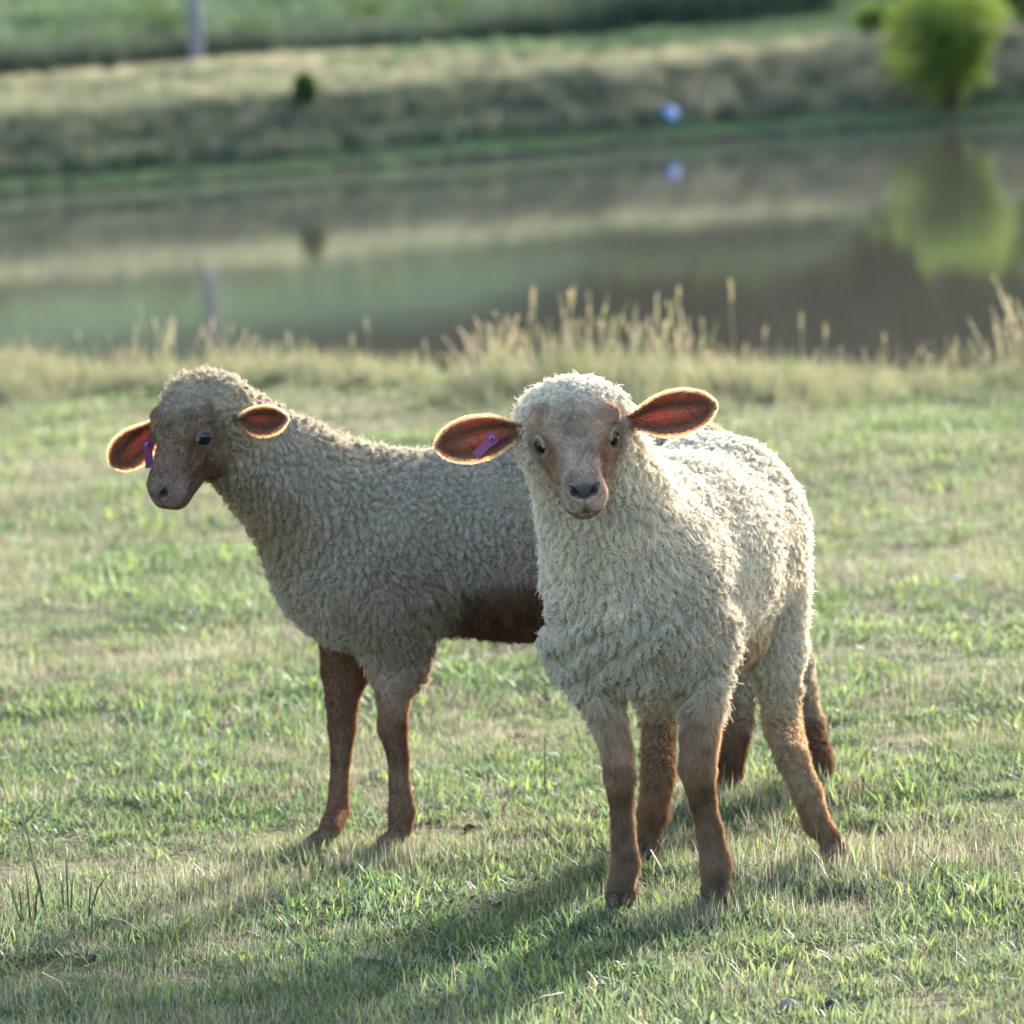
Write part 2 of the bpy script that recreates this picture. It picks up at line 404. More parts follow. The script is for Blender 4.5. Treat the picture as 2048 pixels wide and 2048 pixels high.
def stem_clump(nm, n, cols):
    V, F, CC = [], [], []
    for _ in range(n):
        b0 = np.array([random.uniform(-.22, .22), random.uniform(-.22, .22), 0]); h = random.uniform(.45, 1.0); az = random.uniform(0, 6.28); ln = random.uniform(0, .35); bd = random.uniform(0, .5)
        d = np.array([math.cos(az), math.sin(az), 0]); side = np.array([-math.sin(az), math.cos(az), 0]); p = b0; a = ln; c = jit(random.choice(cols), .2); i0 = len(V); pp = []
        for k in range(5):
            V += [p - side * .005, p + side * .005]; CC += [c, c]; pp.append(p)
            p = p + (d * math.sin(a) + np.array([0, 0, math.cos(a)])) * h / 5; a += bd / 5
        for k in range(4): F.append((i0 + 2 * k, i0 + 2 * k + 1, i0 + 2 * k + 3, i0 + 2 * k + 2))
        c2 = jit(random.choice([(.30, .27, .19), (.24, .24, .14), (.34, .27, .22)]), .2); up = unit(pp[-1] - pp[-2])
        for k in range(7):
            q = pp[-1] + up * h * .06 * (k - 2.5); o_ = unit(np.array([random.gauss(0, 1), random.gauss(0, 1), .3])); w_ = .022 * random.uniform(.6, 1.3); i0 = len(V)
            s2 = np.cross(up, o_); V += [q, q + o_ * w_ * .5 + up * .05 + s2 * w_ * .4, q + up * .12 + o_ * w_ * .5, q + o_ * w_ * .5 + up * .05 - s2 * w_ * .4]; CC += [c2] * 4; F.append((i0, i0 + 1, i0 + 2, i0 + 3))
    return mesh_obj(nm, V, F, m_tall, link=False, cols=np.array(CC))
for k in range(4): tallc.objects.link(stem_clump('tall_c%02d' % k, 5, TG))
n = 760
x = rng.uniform(-3.0, 3.0, n); e = rng.normal(.30, .42, n); y = near_edge(x) + e
clus = np.clip(.62 + .75 * fbm(np.stack([x * 2.2, y, 0 * x], -1), 61, 2), .3, 1.1)
scatter('bank_grass_stems', on_ground(x, y), rng.integers(8, 12, n), .23 * np.clip(clus, .5, 1.1) ** 1.2 * rng.uniform(.5, 1.3, n), tallc)

# individual flowering stalks that stand out against the pond
m_stalk = simple('dry_stalk', (.36, .30, .18), .7, .2, .25, 60)
m_head = attr_mat('seed_head', trans=.45, tcol=(1.1, 1, .8), rough=.7)
def tube(path, radii, seg=6):
    V, F = [], []; path = [np.asarray(p, float) for p in path]
    for i, p in enumerate(path):
        d = unit(path[min(i + 1, len(path) - 1)] - path[max(i - 1, 0)])
        a = unit(np.cross(d, (0.3, 1, .2))); b_ = np.cross(d, a)
        for k in range(seg):
            t_ = 2 * math.pi * k / seg; V.append(p + (a * math.cos(t_) + b_ * math.sin(t_)) * radii[i])
    for i in range(len(path) - 1):
        for k in range(seg):
            F.append((i * seg + k, i * seg + (k + 1) % seg, (i + 1) * seg + (k + 1) % seg, (i + 1) * seg + k))
    F.append(tuple(range(seg))[::-1]); F.append(tuple(range((len(path) - 1) * seg, len(path) * seg)))
    return np.array(V), F
stalks = [(1060, 560, .30), (1115, 560, .30), (1140, 575, .28), (1360, 560, .36), (1460, 550, .36), (1400, 625, .26), (1520, 645, .24), (1640, 640, .28), (1600, 620, .26), (1920, 665, .24), (1995, 700, .2), (985, 640, .24), (740, 625, .24), (700, 660, .2), (345, 640, .22), (425, 625, .22), (270, 640, .22), (1765, 655, .22), (1215, 620, .22), (1300, 640, .2), (590, 655, .2), (860, 670, .2), (160, 650, .2), (1830, 690, .2), (60, 690, .2)]
stalk_root = None
for i, (u, v, hh) in enumerate(stalks):
    Yg = 17.3
    for _ in range(6):
        p = at(u, v, Yg); Yg = float(near_edge(np.array(p[0]))) + .35
    top = at(u, v, Yg); zg = float(ground_z(np.array([top[0]]), np.array([top[1]]))[0]); H = max(.12, top[2] - zg)
    if stalk_root is None:
        stalk_root = empty('grass_stalk', (0, 0, 0))
        b1 = [(0, 0, 0), (.004, 0, .3), (.012, .003, .6), (.03, .005, .86)]
        V, F = tube(b1, [.007, .006, .005, .004], 5); stem = mesh_obj('stem', V, F, m_stalk, stalk_root)
        spec = [(0, 0, (.07 + .05 * random.random()), .0125, random.uniform(0, 6.28), random.uniform(.05, .4), .2, jit((.40, .35, .22), .15)) for _ in range(16)]
        hd = blade_mesh('seed_head', spec, m_head)
        co = np.array([v_.co for v_ in hd.data.vertices]); lev = rng.uniform(0, 1, len(spec)).repeat(7)[:len(co)]
        co[:, 2] += .70 + .22 * lev; co[:, 0] += .012 + .03 * lev
        for v_, c_ in zip(hd.data.vertices, co): v_.co = c_
        C.objects.link(hd); hd.parent = stalk_root
        o = stalk_root
    else:
        o = stalk_root.copy(); C.objects.link(o)
        for ch in stalk_root.children:
            c = ch.copy(); C.objects.link(c); c.parent = o
    o.location = (top[0], top[1], zg); o.scale = (H, H, H); o.rotation_euler = (0, random.uniform(-.16, .16), random.uniform(0, 6.28))
    tag(o, 'pale seeding grass stalk standing taller than the bank grass against the dark pond', 'grass stalk', 'seeding grass stalks along the near bank')

# ------------------------------------------------------------------ far bank vegetation
farc = bpy.data.collections.new('far_sources')
TAN = [(.42, .36, .265), (.46, .39, .30), (.36, .335, .23)]; WEED = [(.11, .15, .095), (.145, .17, .125), (.22, .22, .17)]; DARK = [(.06, .085, .06), (.085, .10, .08)]; SHORT = [(.115, .175, .098), (.14, .185, .11)]
def far_clump(nm, n, rad, h0, h1, cols, wd): farc.objects.link(blade_mesh(nm, tall(n, rad, h0, h1, cols, 0, wd), m_tall, 3))
for k in range(3): far_clump('far_a%d' % k, 70, .28, .15, .50, TAN, (.008, .016))
for k in range(3): far_clump('far_b%d' % k, 70, .28, .15, .55, WEED + TAN[:1], (.010, .022))
for k in range(3): far_clump('far_c%d' % k, 80, .30, .20, .70, DARK, (.014, .03))
for k in range(3): far_clump('far_d%d' % k, 70, .30, .05, .16, SHORT, (.010, .02))
def bank(n, d0, d1, ks, s0, s1, xl=-10, xr=11):
    x = rng.uniform(xl, xr, n); d = rng.uniform(d0, d1, n); y = far_shore(x) + d
    return on_ground(x, y), rng.integers(ks[0], ks[1], n), rng.uniform(s0, s1, n)
def where_d(b, keep):
    d = b[0][:, 1] - far_shore(b[0][:, 0]); k = keep(b[0][:, 0] + rng.normal(0, .8, len(d)), d); return b[0][k], b[1][k], b[2][k]
edge_d = lambda x: np.interp(x, [-2.5, 3.5], [6.5, 4.2])
tanb = where_d(bank(4300, 2.7, 6.5, (0, 3), .18, .45, -10, 12), lambda x, d: d < edge_d(x))
grn = where_d(bank(3000, 4.2, 14, (9, 12), .7, 1.3, -4.0, 13), lambda x, d: (d > edge_d(x)) & (d < np.interp(x, [-3, 3], [6.5, 14])))
sets = [bank(1700, .22, 1.7, (9, 12), .35, .7), bank(2300, 1.2, 3.5, (3, 6), .3, .62), bank(1500, 1.2, 3.2, (6, 9), .22, .5), bank(120, 1.6, 3.4, (0, 3), .4, .7),
        bank(260, 1.6, 3.4, (0, 3), .45, .95, 1.5, 8), tanb, bank(500, 3.2, 7, (9, 12), .6, 1.1, -10, 1),
        bank(120, 3.0, 4.6, (3, 6), .4, .7), grn, bank(1000, 8.0, 11.0, (6, 9), 1.0, 1.6, -12, 4.5), bank(900, 11, 30, (9, 12), 1.5, 3.0, -14, 15)]
scatter('far_bank_grass', np.concatenate([s[0] for s in sets]), np.concatenate([s[1] for s in sets]), np.concatenate([s[2] for s in sets]), farc)

# shrubs made of many leaf faces on a branching frame
def leaf_crown(n, centre, rad, size, cols, holes=.25, seed=0):
    r_ = np.random.default_rng(seed)
    D = unit(r_.normal(size=(n * 3, 3))); rr = r_.random(n * 3) ** .45
    lump = .82 + .30 * fbm(D * 2.3 + seed, seed, 2)
    P = D * (rr * lump)[:, None]
    ok = (fbm(P * 3.2 + 5, seed + 3, 2) > -holes - .35 * (1 - rr)); P = P[ok][:n]
    n = len(P); P = P * np.asarray(rad) + np.asarray(centre)
    a = unit(r_.normal(size=(n, 3)) + np.array([0, 0, -.5])); b_ = unit(np.cross(a, r_.normal(size=(n, 3))))
    s = size * r_.uniform(.6, 1.3, n)[:, None]
    V = np.stack([P - a * s, P + b_ * s * .35, P + a * s, P - b_ * s * .35], 1).reshape(-1, 3)
    F = np.arange(4 * n).reshape(n, 4)
    cc = np.asarray(cols)[r_.integers(0, len(cols), n)] * r_.uniform(.8, 1.2, (n, 1))
    return V, F, cc.repeat(4, 0)
m_leaf = attr_mat('shrub_leaf', trans=.62, tcol=(1.3, 1.25, .6), rough=.55, spec=.2)
m_bark = simple('bark', (.10, .075, .05), .9, .1, .4, 25, .5)
def shrub(name, u, v, Y, height, rad, cols, n, size, label, cat, seed, lift=.6):
    b0 = at(u, v, Y); z = float(ground_z(np.array([b0[0]]), np.array([Y]))[0]); base = np.array([b0[0], Y, z])
    root = empty(name, base, label, cat)
    cz = max(height - rad[2], rad[2] * .88)
    V, F, cc = leaf_crown(n, base + (0, 0, cz), rad, size, cols, .25, seed)
    mesh_obj('crown', V, F, m_leaf, root, cols=cc)
    rs = random.Random(seed)
    Vs, Fs, k0 = [], [], 0
    for k in range(6):
        a = rs.uniform(0, 6.28); s_ = rs.uniform(.3, .7)
        tip = base + np.array([math.cos(a) * rad[0] * s_, math.sin(a) * rad[1] * s_, cz + rs.uniform(-.1, .5) * rad[2]])
        mid = base * .5 + tip * .5 + np.array([0, 0, .1 * height]); mid[:2] = base[:2] * .65 + tip[:2] * .35
        Vt, Ft = tube([base + np.array([math.cos(a), math.sin(a), 0]) * .03 - (0, 0, .05), mid, tip], [.035 * height / 2, .02 * height / 2, .006], 6)
        Vs.append(Vt); Fs += [tuple(i + k0 for i in f) for f in Ft]; k0 += len(Vt)
    mesh_obj('trunk', np.concatenate(Vs), Fs, m_bark, root)
    return root
YG = [(.13, .19, .058), (.155, .21, .062), (.105, .165, .052)]
DG = [(.045, .075, .035), (.06, .09, .04)]
shrub('willow_bush', 1898, 230, 71.6, 2.0, (1.0, .88, 1.06), YG + [(.11, .16, .04)], 7400, .050, 'round yellow-green willow bush overhanging the far water edge', 'bush', 3)
shrub('low_bush', 1765, 160, 74.2, .62, (.42, .35, .26), YG, 2600, .05, 'low yellow-green bush just left of the round willow bush', 'bush', 5)
shrub('tall_bush', 2066, 170, 75.0, 1.5, (.55, .55, .6), YG[:2], 4500, .055, 'pale yellow-green bush right of the willow at the frame edge', 'bush', 8)
shrub('dark_shrub', 612, 225, 68.2, .58, (.17, .17, .30), DG, 1600, .05, 'small dark upright shrub growing alone on the far bank', 'shrub', 11)

# hedge band behind the bank and the wood on the hill (read as one mass each)
def mass(name, pts, rads, n, size, cols, mat, hol=.3):
    Vs, Fs, Cs, k0 = [], [], [], 0
    for i, (p, r_) in enumerate(zip(pts, rads)):
        V, F, cc = leaf_crown(n, p, r_, size, cols, hol, 100 + i); Vs.append(V); Fs.append(F + k0); Cs.append(cc); k0 += len(V)
    return tag(mesh_obj(name, np.concatenate(Vs), np.concatenate(Fs), mat, cols=np.concatenate(Cs)), kind='stuff')
pts, rads = [], []
for k in range(44):
    x = -13 + 17 * k / 43 + random.uniform(-.3, .3); d = 10 + random.uniform(-.8, 1.2); y = float(far_shore(np.array(x))) + d
    z = float(ground_z(np.array([x]), np.array([y]))[0]); rz = random.uniform(.45, .80)
    pts.append((x, y, z + rz * .7)); rads.append((random.uniform(.5, .9), .6, rz))
mass('hedge', pts, rads, 1500, .055, [(.045, .075, .035), (.06, .095, .045), (.035, .06, .03)], m_leaf)
m_wood = attr_mat('wood_leaf', trans=.3, tcol=(1.1, 1.1, .7), rough=.6, spec=.1)
pts, rads = [], []
for k in range(100):
    x = -48 + 96 * k / 99 + random.uniform(-1, 1); y = (158 - 1.0 * max(-8, min(26, x))) + random.uniform(-4, 4) + 9 * (k % 2)
    z = float(ground_z(np.array([x]), np.array([y]))[0]); hz = random.uniform(7, 10)
    pts.append((x, y, z + hz * .55)); rads.append((random.uniform(2.6, 4), 3, hz))
mass('far_wood', pts, rads, 1500, .75, [(.035, .05, .025), (.05, .06, .03), (.045, .045, .03)], m_wood, 2.0)

# post on the ridge
m_post = simple('weathered_timber', (.15, .145, .17), .85, .2, .25, 18, .6)
PY = 71.0; pb_ = at(394, 128, PY); pz = float(ground_z(np.array([pb_[0]]), np.array([PY]))[0])
post = empty('fence_post', (pb_[0], PY, pz), 'thick weathered grey post standing alone on the far bank ridge', 'post')
r_ = .085; prof = [(-.3, r_ * 1.05), (.0, r_ * 1.05), (.35, r_), (.70, r_ * .95), (.76, r_ * .93), (.785, r_ * .7), (.80, .0)]
V, F = [], []
for i, (z, rr) in enumerate(prof):
    for k in range(14):
        a = 2 * math.pi * k / 14; q_ = 1 + .07 * math.sin(3 * a + z * 4) + .03 * math.sin(7 * a)
        V.append((pb_[0] + rr * q_ * math.cos(a), PY + rr * q_ * math.sin(a), pz + z * 1.14))
for i in range(len(prof) - 1):
    for k in range(14): F.append((i * 14 + k, i * 14 + (k + 1) % 14, (i + 1) * 14 + (k + 1) % 14, (i + 1) * 14 + k))
mesh_obj('shaft', V, F, m_post, post)
m_wire = simple('rusty_wire', (.16, .12, .10), .6, .4)
for zz in (.66, .58):
    path = [(pb_[0] + (r_ * 1.08) * math.cos(a), PY + (r_ * 1.08) * math.sin(a), pz + zz + .01 * math.sin(a)) for a in np.linspace(0, 6.28, 17)]
    V, F = tube(path, [.006] * 17, 5); mesh_obj('wire_wrap', V, F, m_wire, post)

# blue float on the mud
bc = at(1338, 225, 69.9); bz = float(ground_z(np.array([bc[0]]), np.array([69.9]))[0])
ball = empty('float_ball', (bc[0], 69.9, bz), 'small pale blue ball lying at the far water edge', 'ball')
m_b1 = simple('pale_blue_plastic', (.26, .40, .72), .35, .5); m_b2 = simple('mid_blue_plastic', (.10, .24, .72), .35, .5)
RB = .125; nl, nm_ = 10, 4
def gore(a0, a1):
    V, F = [], []
    for i in range(nl + 1):
        th = math.pi * (.04 + .92 * i / nl)
        for k in range(nm_ + 1):
            a = a0 + (a1 - a0) * k / nm_; edge = 1 - .02 * (k in (0, nm_))
            V.append((bc[0] + RB * edge * math.sin(th) * math.cos(a), 69.9 + RB * edge * math.sin(th) * math.sin(a), bz + RB * .96 + RB * edge * math.cos(th)))
    for i in range(nl):
        for k in range(nm_): q_ = i * (nm_ + 1) + k; F.append((q_, q_ + nm_ + 1, q_ + nm_ + 2, q_ + 1))
    return V, F
for k in range(6):
    V, F = gore(math.pi / 3 * k + .25, math.pi / 3 * (k + 1) + .25); mesh_obj('panel', V, F, m_b2 if k == 3 else m_b1, ball)
V, F = tube([(bc[0], 69.9, bz + RB * 1.93), (bc[0], 69.9, bz + RB * 2.0)], [.03, .022], 10); mesh_obj('cap', V, F, m_b2, ball)
V, F = tube([(bc[0], 69.9, bz - .0), (bc[0], 69.9, bz + RB * .05)], [.022, .03], 10); mesh_obj('cap', V, F, m_b2, ball)

# ------------------------------------------------------------------ lambs
class Prim:
    def __init__(s, kind, a, b=None, ra=0, rb=0, rad=None, rot=None, k=.02, col=(.5, .5, .5), wool=0.0, hl=.004, flow=(0, 0, -1), op='add'):
        s.kind, s.a, s.b, s.ra, s.rb, s.rad, s.rot, s.k, s.col, s.wool, s.hl, s.op = kind, np.asarray(a, float), None if b is None else np.asarray(b, float), ra, rb, None if rad is None else np.asarray(rad, float), rot, k, col, wool, hl, op
        s.flow = np.asarray(flow, float)
    def box(s):
        if s.kind == 'cone':
            r = max(s.ra, s.rb); return np.minimum(s.a, s.b) - r, np.maximum(s.a, s.b) + r
        r = max(s.rad); return s.a - r, s.a + r
    def d(s, X, Y, Z):
        if s.kind == 'cone':
            ba = s.b - s.a; l2 = float(ba @ ba)
            px, py, pz = X - s.a[0], Y - s.a[1], Z - s.a[2]
            t = np.clip((px * ba[0] + py * ba[1] + pz * ba[2]) / l2, 0, 1)
            return np.sqrt((px - ba[0] * t) ** 2 + (py - ba[1] * t) ** 2 + (pz - ba[2] * t) ** 2) - (s.ra + (s.rb - s.ra) * t)
        p = np.stack(np.broadcast_arrays(X - s.a[0], Y - s.a[1], Z - s.a[2]), -1)
        if s.rot is not None: p = p @ s.rot           # columns of rot are the local axes
        p = p / s.rad.astype(p.dtype); k0 = np.sqrt((p ** 2).sum(-1)); k1 = np.sqrt(((p / s.rad.astype(p.dtype)) ** 2).sum(-1))
        return k0 * (k0 - 1) / np.maximum(k1, 1e-6)
HG = .0023
def build_field(prims):
    lo = np.min([p.box()[0] for p in prims if p.op == 'add'], 0) - .02; hi = np.max([p.box()[1] for p in prims if p.op == 'add'], 0) + .02
    dim = np.ceil((hi - lo) / HG).astype(int) + 1
    G = np.full(dim, .06, np.float32)
    for p in prims:
        b0, b1 = p.box(); mg = p.k + .012
        i0 = np.clip(np.floor((b0 - mg - lo) / HG).astype(int), 0, dim - 1); i1 = np.clip(np.ceil((b1 + mg - lo) / HG).astype(int) + 1, 1, dim)
        sl = tuple(slice(a, b) for a, b in zip(i0, i1))
        ax = [(lo[k] + HG * np.arange(i0[k], i1[k])).astype(np.float32) for k in range(3)]
        dd = p.d(ax[0][:, None, None], ax[1][None, :, None], ax[2][None, None, :]).astype(np.float32)
        g = G[sl]
        if p.op == 'add':
            h = np.maximum(p.k - np.abs(g - dd), 0) / p.k; G[sl] = np.minimum(g, dd) - h * h * p.k * .25
        else:
            h = np.maximum(p.k - np.abs(g + dd), 0) / p.k; G[sl] = np.maximum(g, -dd) + h * h * p.k * .25
    return G, lo
def surface_nets(G, lo):
    S = G < 0
    n = np.array(G.shape)
    cnt = np.zeros(n - 1, np.uint8)
    for dx in (0, 1):
        for dy in (0, 1):
            for dz in (0, 1): cnt += S[dx:n[0] - 1 + dx, dy:n[1] - 1 + dy, dz:n[2] - 1 + dz]
    act = (cnt > 0) & (cnt < 8)
    I = np.argwhere(act); vid = np.full(n - 1, -1, np.int32); vid[act] = np.arange(len(I))
    corner = {}
    for dx in (0, 1):
        for dy in (0, 1):
            for dz in (0, 1): corner[(dx, dy, dz)] = G[I[:, 0] + dx, I[:, 1] + dy, I[:, 2] + dz]
    acc = np.zeros((len(I), 3)); num = np.zeros(len(I))
    for a in corner:
        for k in range(3):
            if a[k] == 0:
                b = list(a); b[k] = 1; b = tuple(b); fa, fb = corner[a], corner[b]
                m = (fa < 0) != (fb < 0); t = np.where(m, fa / np.where(m, fa - fb, 1), 0)
                p = np.zeros((len(I), 3)); p[:] = a; p[:, k] = t
                acc[m] += p[m]; num[m] += 1
    V = lo + HG * (I + acc / num[:, None])
    Fq = []
    for k in range(3):
        u, v = (k + 1) % 3, (k + 2) % 3
        s0 = [slice(None)] * 3; s1 = [slice(None)] * 3; s0[k] = slice(0, n[k] - 1); s1[k] = slice(1, n[k])
        A, B = S[tuple(s0)], S[tuple(s1)]
        E = np.argwhere(A != B)
        E = E[(E[:, u] > 0) & (E[:, v] > 0) & (E[:, u] < n[u] - 1) & (E[:, v] < n[v] - 1)]
        inside = A[E[:, 0], E[:, 1], E[:, 2]]
        def cell(du, dv):
            c = E.copy(); c[:, u] -= du; c[:, v] -= dv; return vid[c[:, 0], c[:, 1], c[:, 2]]
        q = np.stack([cell(1, 1), cell(0, 1), cell(0, 0), cell(1, 0)], 1)
        q[~inside] = q[~inside][:, ::-1]; Fq.append(q)
    F = np.concatenate(Fq)
    # normals from the field gradient
    g = np.stack([corner[(1, 0, 0)] + corner[(1, 1, 0)] + corner[(1, 0, 1)] + corner[(1, 1, 1)] - corner[(0, 0, 0)] - corner[(0, 1, 0)] - corner[(0, 0, 1)] - corner[(0, 1, 1)],
                  corner[(0, 1, 0)] + corner[(1, 1, 0)] + corner[(0, 1, 1)] + corner[(1, 1, 1)] - corner[(0, 0, 0)] - corner[(1, 0, 0)] - corner[(0, 0, 1)] - corner[(1, 0, 1)],
                  corner[(0, 0, 1)] + corner[(1, 0, 1)] + corner[(0, 1, 1)] + corner[(1, 1, 1)] - corner[(0, 0, 0)] - corner[(1, 0, 0)] - corner[(0, 1, 0)] - corner[(1, 1, 0)]], 1)
    return V, F, unit(g)

def ear_sheet(root, axis, wdir, inner, L, W, curl, side, fold=0.0):
    """cupped leaf-shaped ear: returns verts, quads, inner mask, s, t, edge tangents"""
    ns, ntt = 30, 22; th = .0032
    axis = unit(axis); inner = unit(inner - axis * (inner @ axis)); wd = np.cross(axis, inner); 
    if wd @ wdir < 0: wd = -wd
    rows = {}
    def P(s, t, off):
        hw = W * ((.40 + .60 * math.sin(math.pi / 2 * min(1, s / .5)) ** 1.3) if s < .5 else max(0, 1 - ((s - .5) / .5) ** 2.2) ** .48)
        rollk = (1 - s) ** 2 * 1.5 + .35
        ang = t * rollk * (curl + 1.0)
        rr = hw / max(.2, rollk * (curl + 1.0))
        x = rr * math.sin(ang); z = rr * (1 - math.cos(ang))
        ridge = .0030 * math.sin(t * 6.5 + 1.3 + s * 1.2) * math.sin(math.pi * s) if off > 0 else 0
        droop = -.012 * s * s
        return root + axis * (L * s) + wd * x + inner * (z + off + ridge + droop + fold * s * s)
    V, inn, ST = [], [], []
    for side_ in (1, 0):
        for i in range(ns + 1):
            s = math.sin(math.pi / 2 * i / ns)
            for k in range(ntt + 1):
                t = -1 + 2 * k / ntt
                e = (1 - abs(t) ** 6) * (1 - s ** 12)
                V.append(P(min(s, .998), t, th * .5 * e if side_ else -th * .5 * e)); inn.append(side_); ST.append((s, t))
    F = []; n1 = (ns + 1) * (ntt + 1)
    for i in range(ns):
        for k in range(ntt):
            a = i * (ntt + 1) + k
            F.append((a, a + 1, a + ntt + 2, a + ntt + 1)); F.append((n1 + a, n1 + a + ntt + 1, n1 + a + ntt + 2, n1 + a + 1))
    V = np.array(V); F = np.array(F)
    # orient faces: inner side must face 'inner'
    a, b_, c = V[F[0, 0]], V[F[0, 1]], V[F[0, 3]]
    if np.cross(b_ - a, c - a) @ inner < 0: F = F[:, ::-1]
    return V, F, np.array(inn), np.array(ST), axis, inner, wd

m_skin = attr_mat('lamb_skin', rough=.8, spec=.12)
m_skin_t = m_skin.node_tree
pb = [n for n in m_skin_t.nodes if n.type == 'BSDF_PRINCIPLED'][0]
outn = [n for n in m_skin_t.nodes if n.type == 'OUTPUT_MATERIAL'][0]
ta = N(m_skin_t, 'ShaderNodeAttribute', attribute_name='thin'); tc_ = N(m_skin_t, 'ShaderNodeBsdfTranslucent'); tc_.inputs['Color'].default_value = (.55, .12, .05, 1)
ms = N(m_skin_t, 'ShaderNodeMixShader'); m_skin_t.links.new(ta.outputs['Fac'], ms.inputs[0]); m_skin_t.links.new(pb.outputs[0], ms.inputs[1]); m_skin_t.links.new(tc_.outputs[0], ms.inputs[2]); m_skin_t.links.new(ms.outputs[0], outn.inputs[0])
wa = N(m_skin_t, 'ShaderNodeAttribute', attribute_name='wet'); mrr = N(m_skin_t, 'ShaderNodeMapRange'); mrr.inputs['To Min'].default_value = .8; mrr.inputs['To Max'].default_value = .32
m_skin_t.links.new(wa.outputs['Fac'], mrr.inputs['Value']); m_skin_t.links.new(mrr.outputs[0], pb.inputs['Roughness'])
m_fleece = hair_mat('fleece_wool', .42, (1.05, .98, .85)); m_coat = hair_mat('coat_hair', .5, (1.3, 1.03, .76))
m_twig = simple('dark_stem', (.07, .055, .045), .8, .2, .2, 60)
m_eye = simple('eye_dark', (.006, .005, .006), .05, .35)
m_tag = simple('purple_tag', (.13, .018, .092), .4, .4, .12, 90); m_stud = simple('tag_stud', (.20, .05, .19), .35, .5)

def hair_object(name, P0, D, T, length, rad0, rad1, cols, mat, parent, npts=5, curl=0.0, wig=0.0, lock=None, turns=7.0):
    n = len(P0)
    A = unit(np.cross(D, rng.normal(size=(n, 3)))); B = np.cross(D, A); ph = rng.uniform(0, 6.28, n)
    if lock is not None:            # hairs of one lock curl together
        q = np.round(lock * 5000).astype(np.int64); hx = [_h(q[:, 0], q[:, 1], q[:, 2], 70 + k) for k in range(4)]
        A = unit(np.cross(D, np.stack(hx[:3], 1) - .5)); B = np.cross(D, A); ph = hx[3] * 6.28 + rng.normal(0, .35, n)
    pts = np.zeros((n, npts, 3), np.float32); loc = np.array(parent_loc(parent))
    for i in range(npts):
        f = i / (npts - 1)
        p = P0 + D * (length * f)[:, None] + T * (f ** 1.8)[:, None] if np.ndim(f) else P0 + D * (length * f)[:, None] + T * f ** 1.8
        if curl:
            w_ = curl * f; p = p + (A * np.cos(ph + f * turns)[:, None] + B * np.sin(ph + f * turns)[:, None]) * w_
        if wig and i: p = p + rng.normal(0, wig * f, (n, 3))
        pts[:, i] = p - loc
    hc = bpy.data.hair_curves.new(name); hc.add_curves([npts] * n)
    hc.attributes['position'].data.foreach_set('vector', pts.ravel())
    ra = hc.attributes.get('radius') or hc.attributes.new('radius', 'FLOAT', 'POINT')
    rr = np.linspace(1, 0, npts)[None] * (rad0 - rad1) + rad1; rr = np.repeat(rr, n, 0) * rng.uniform(.7, 1.25, (n, 1))
    ra.data.foreach_set('value', rr.astype(np.float32).ravel())
    ca = hc.attributes.new('Col', 'FLOAT_COLOR', 'CURVE'); c4 = np.ones((n, 4), np.float32); c4[:, :3] = cols; ca.data.foreach_set('color', c4.ravel())
    hc.materials.append(mat)
    o = bpy.data.objects.new(name, hc); C.objects.link(o); o.parent = parent
    return o

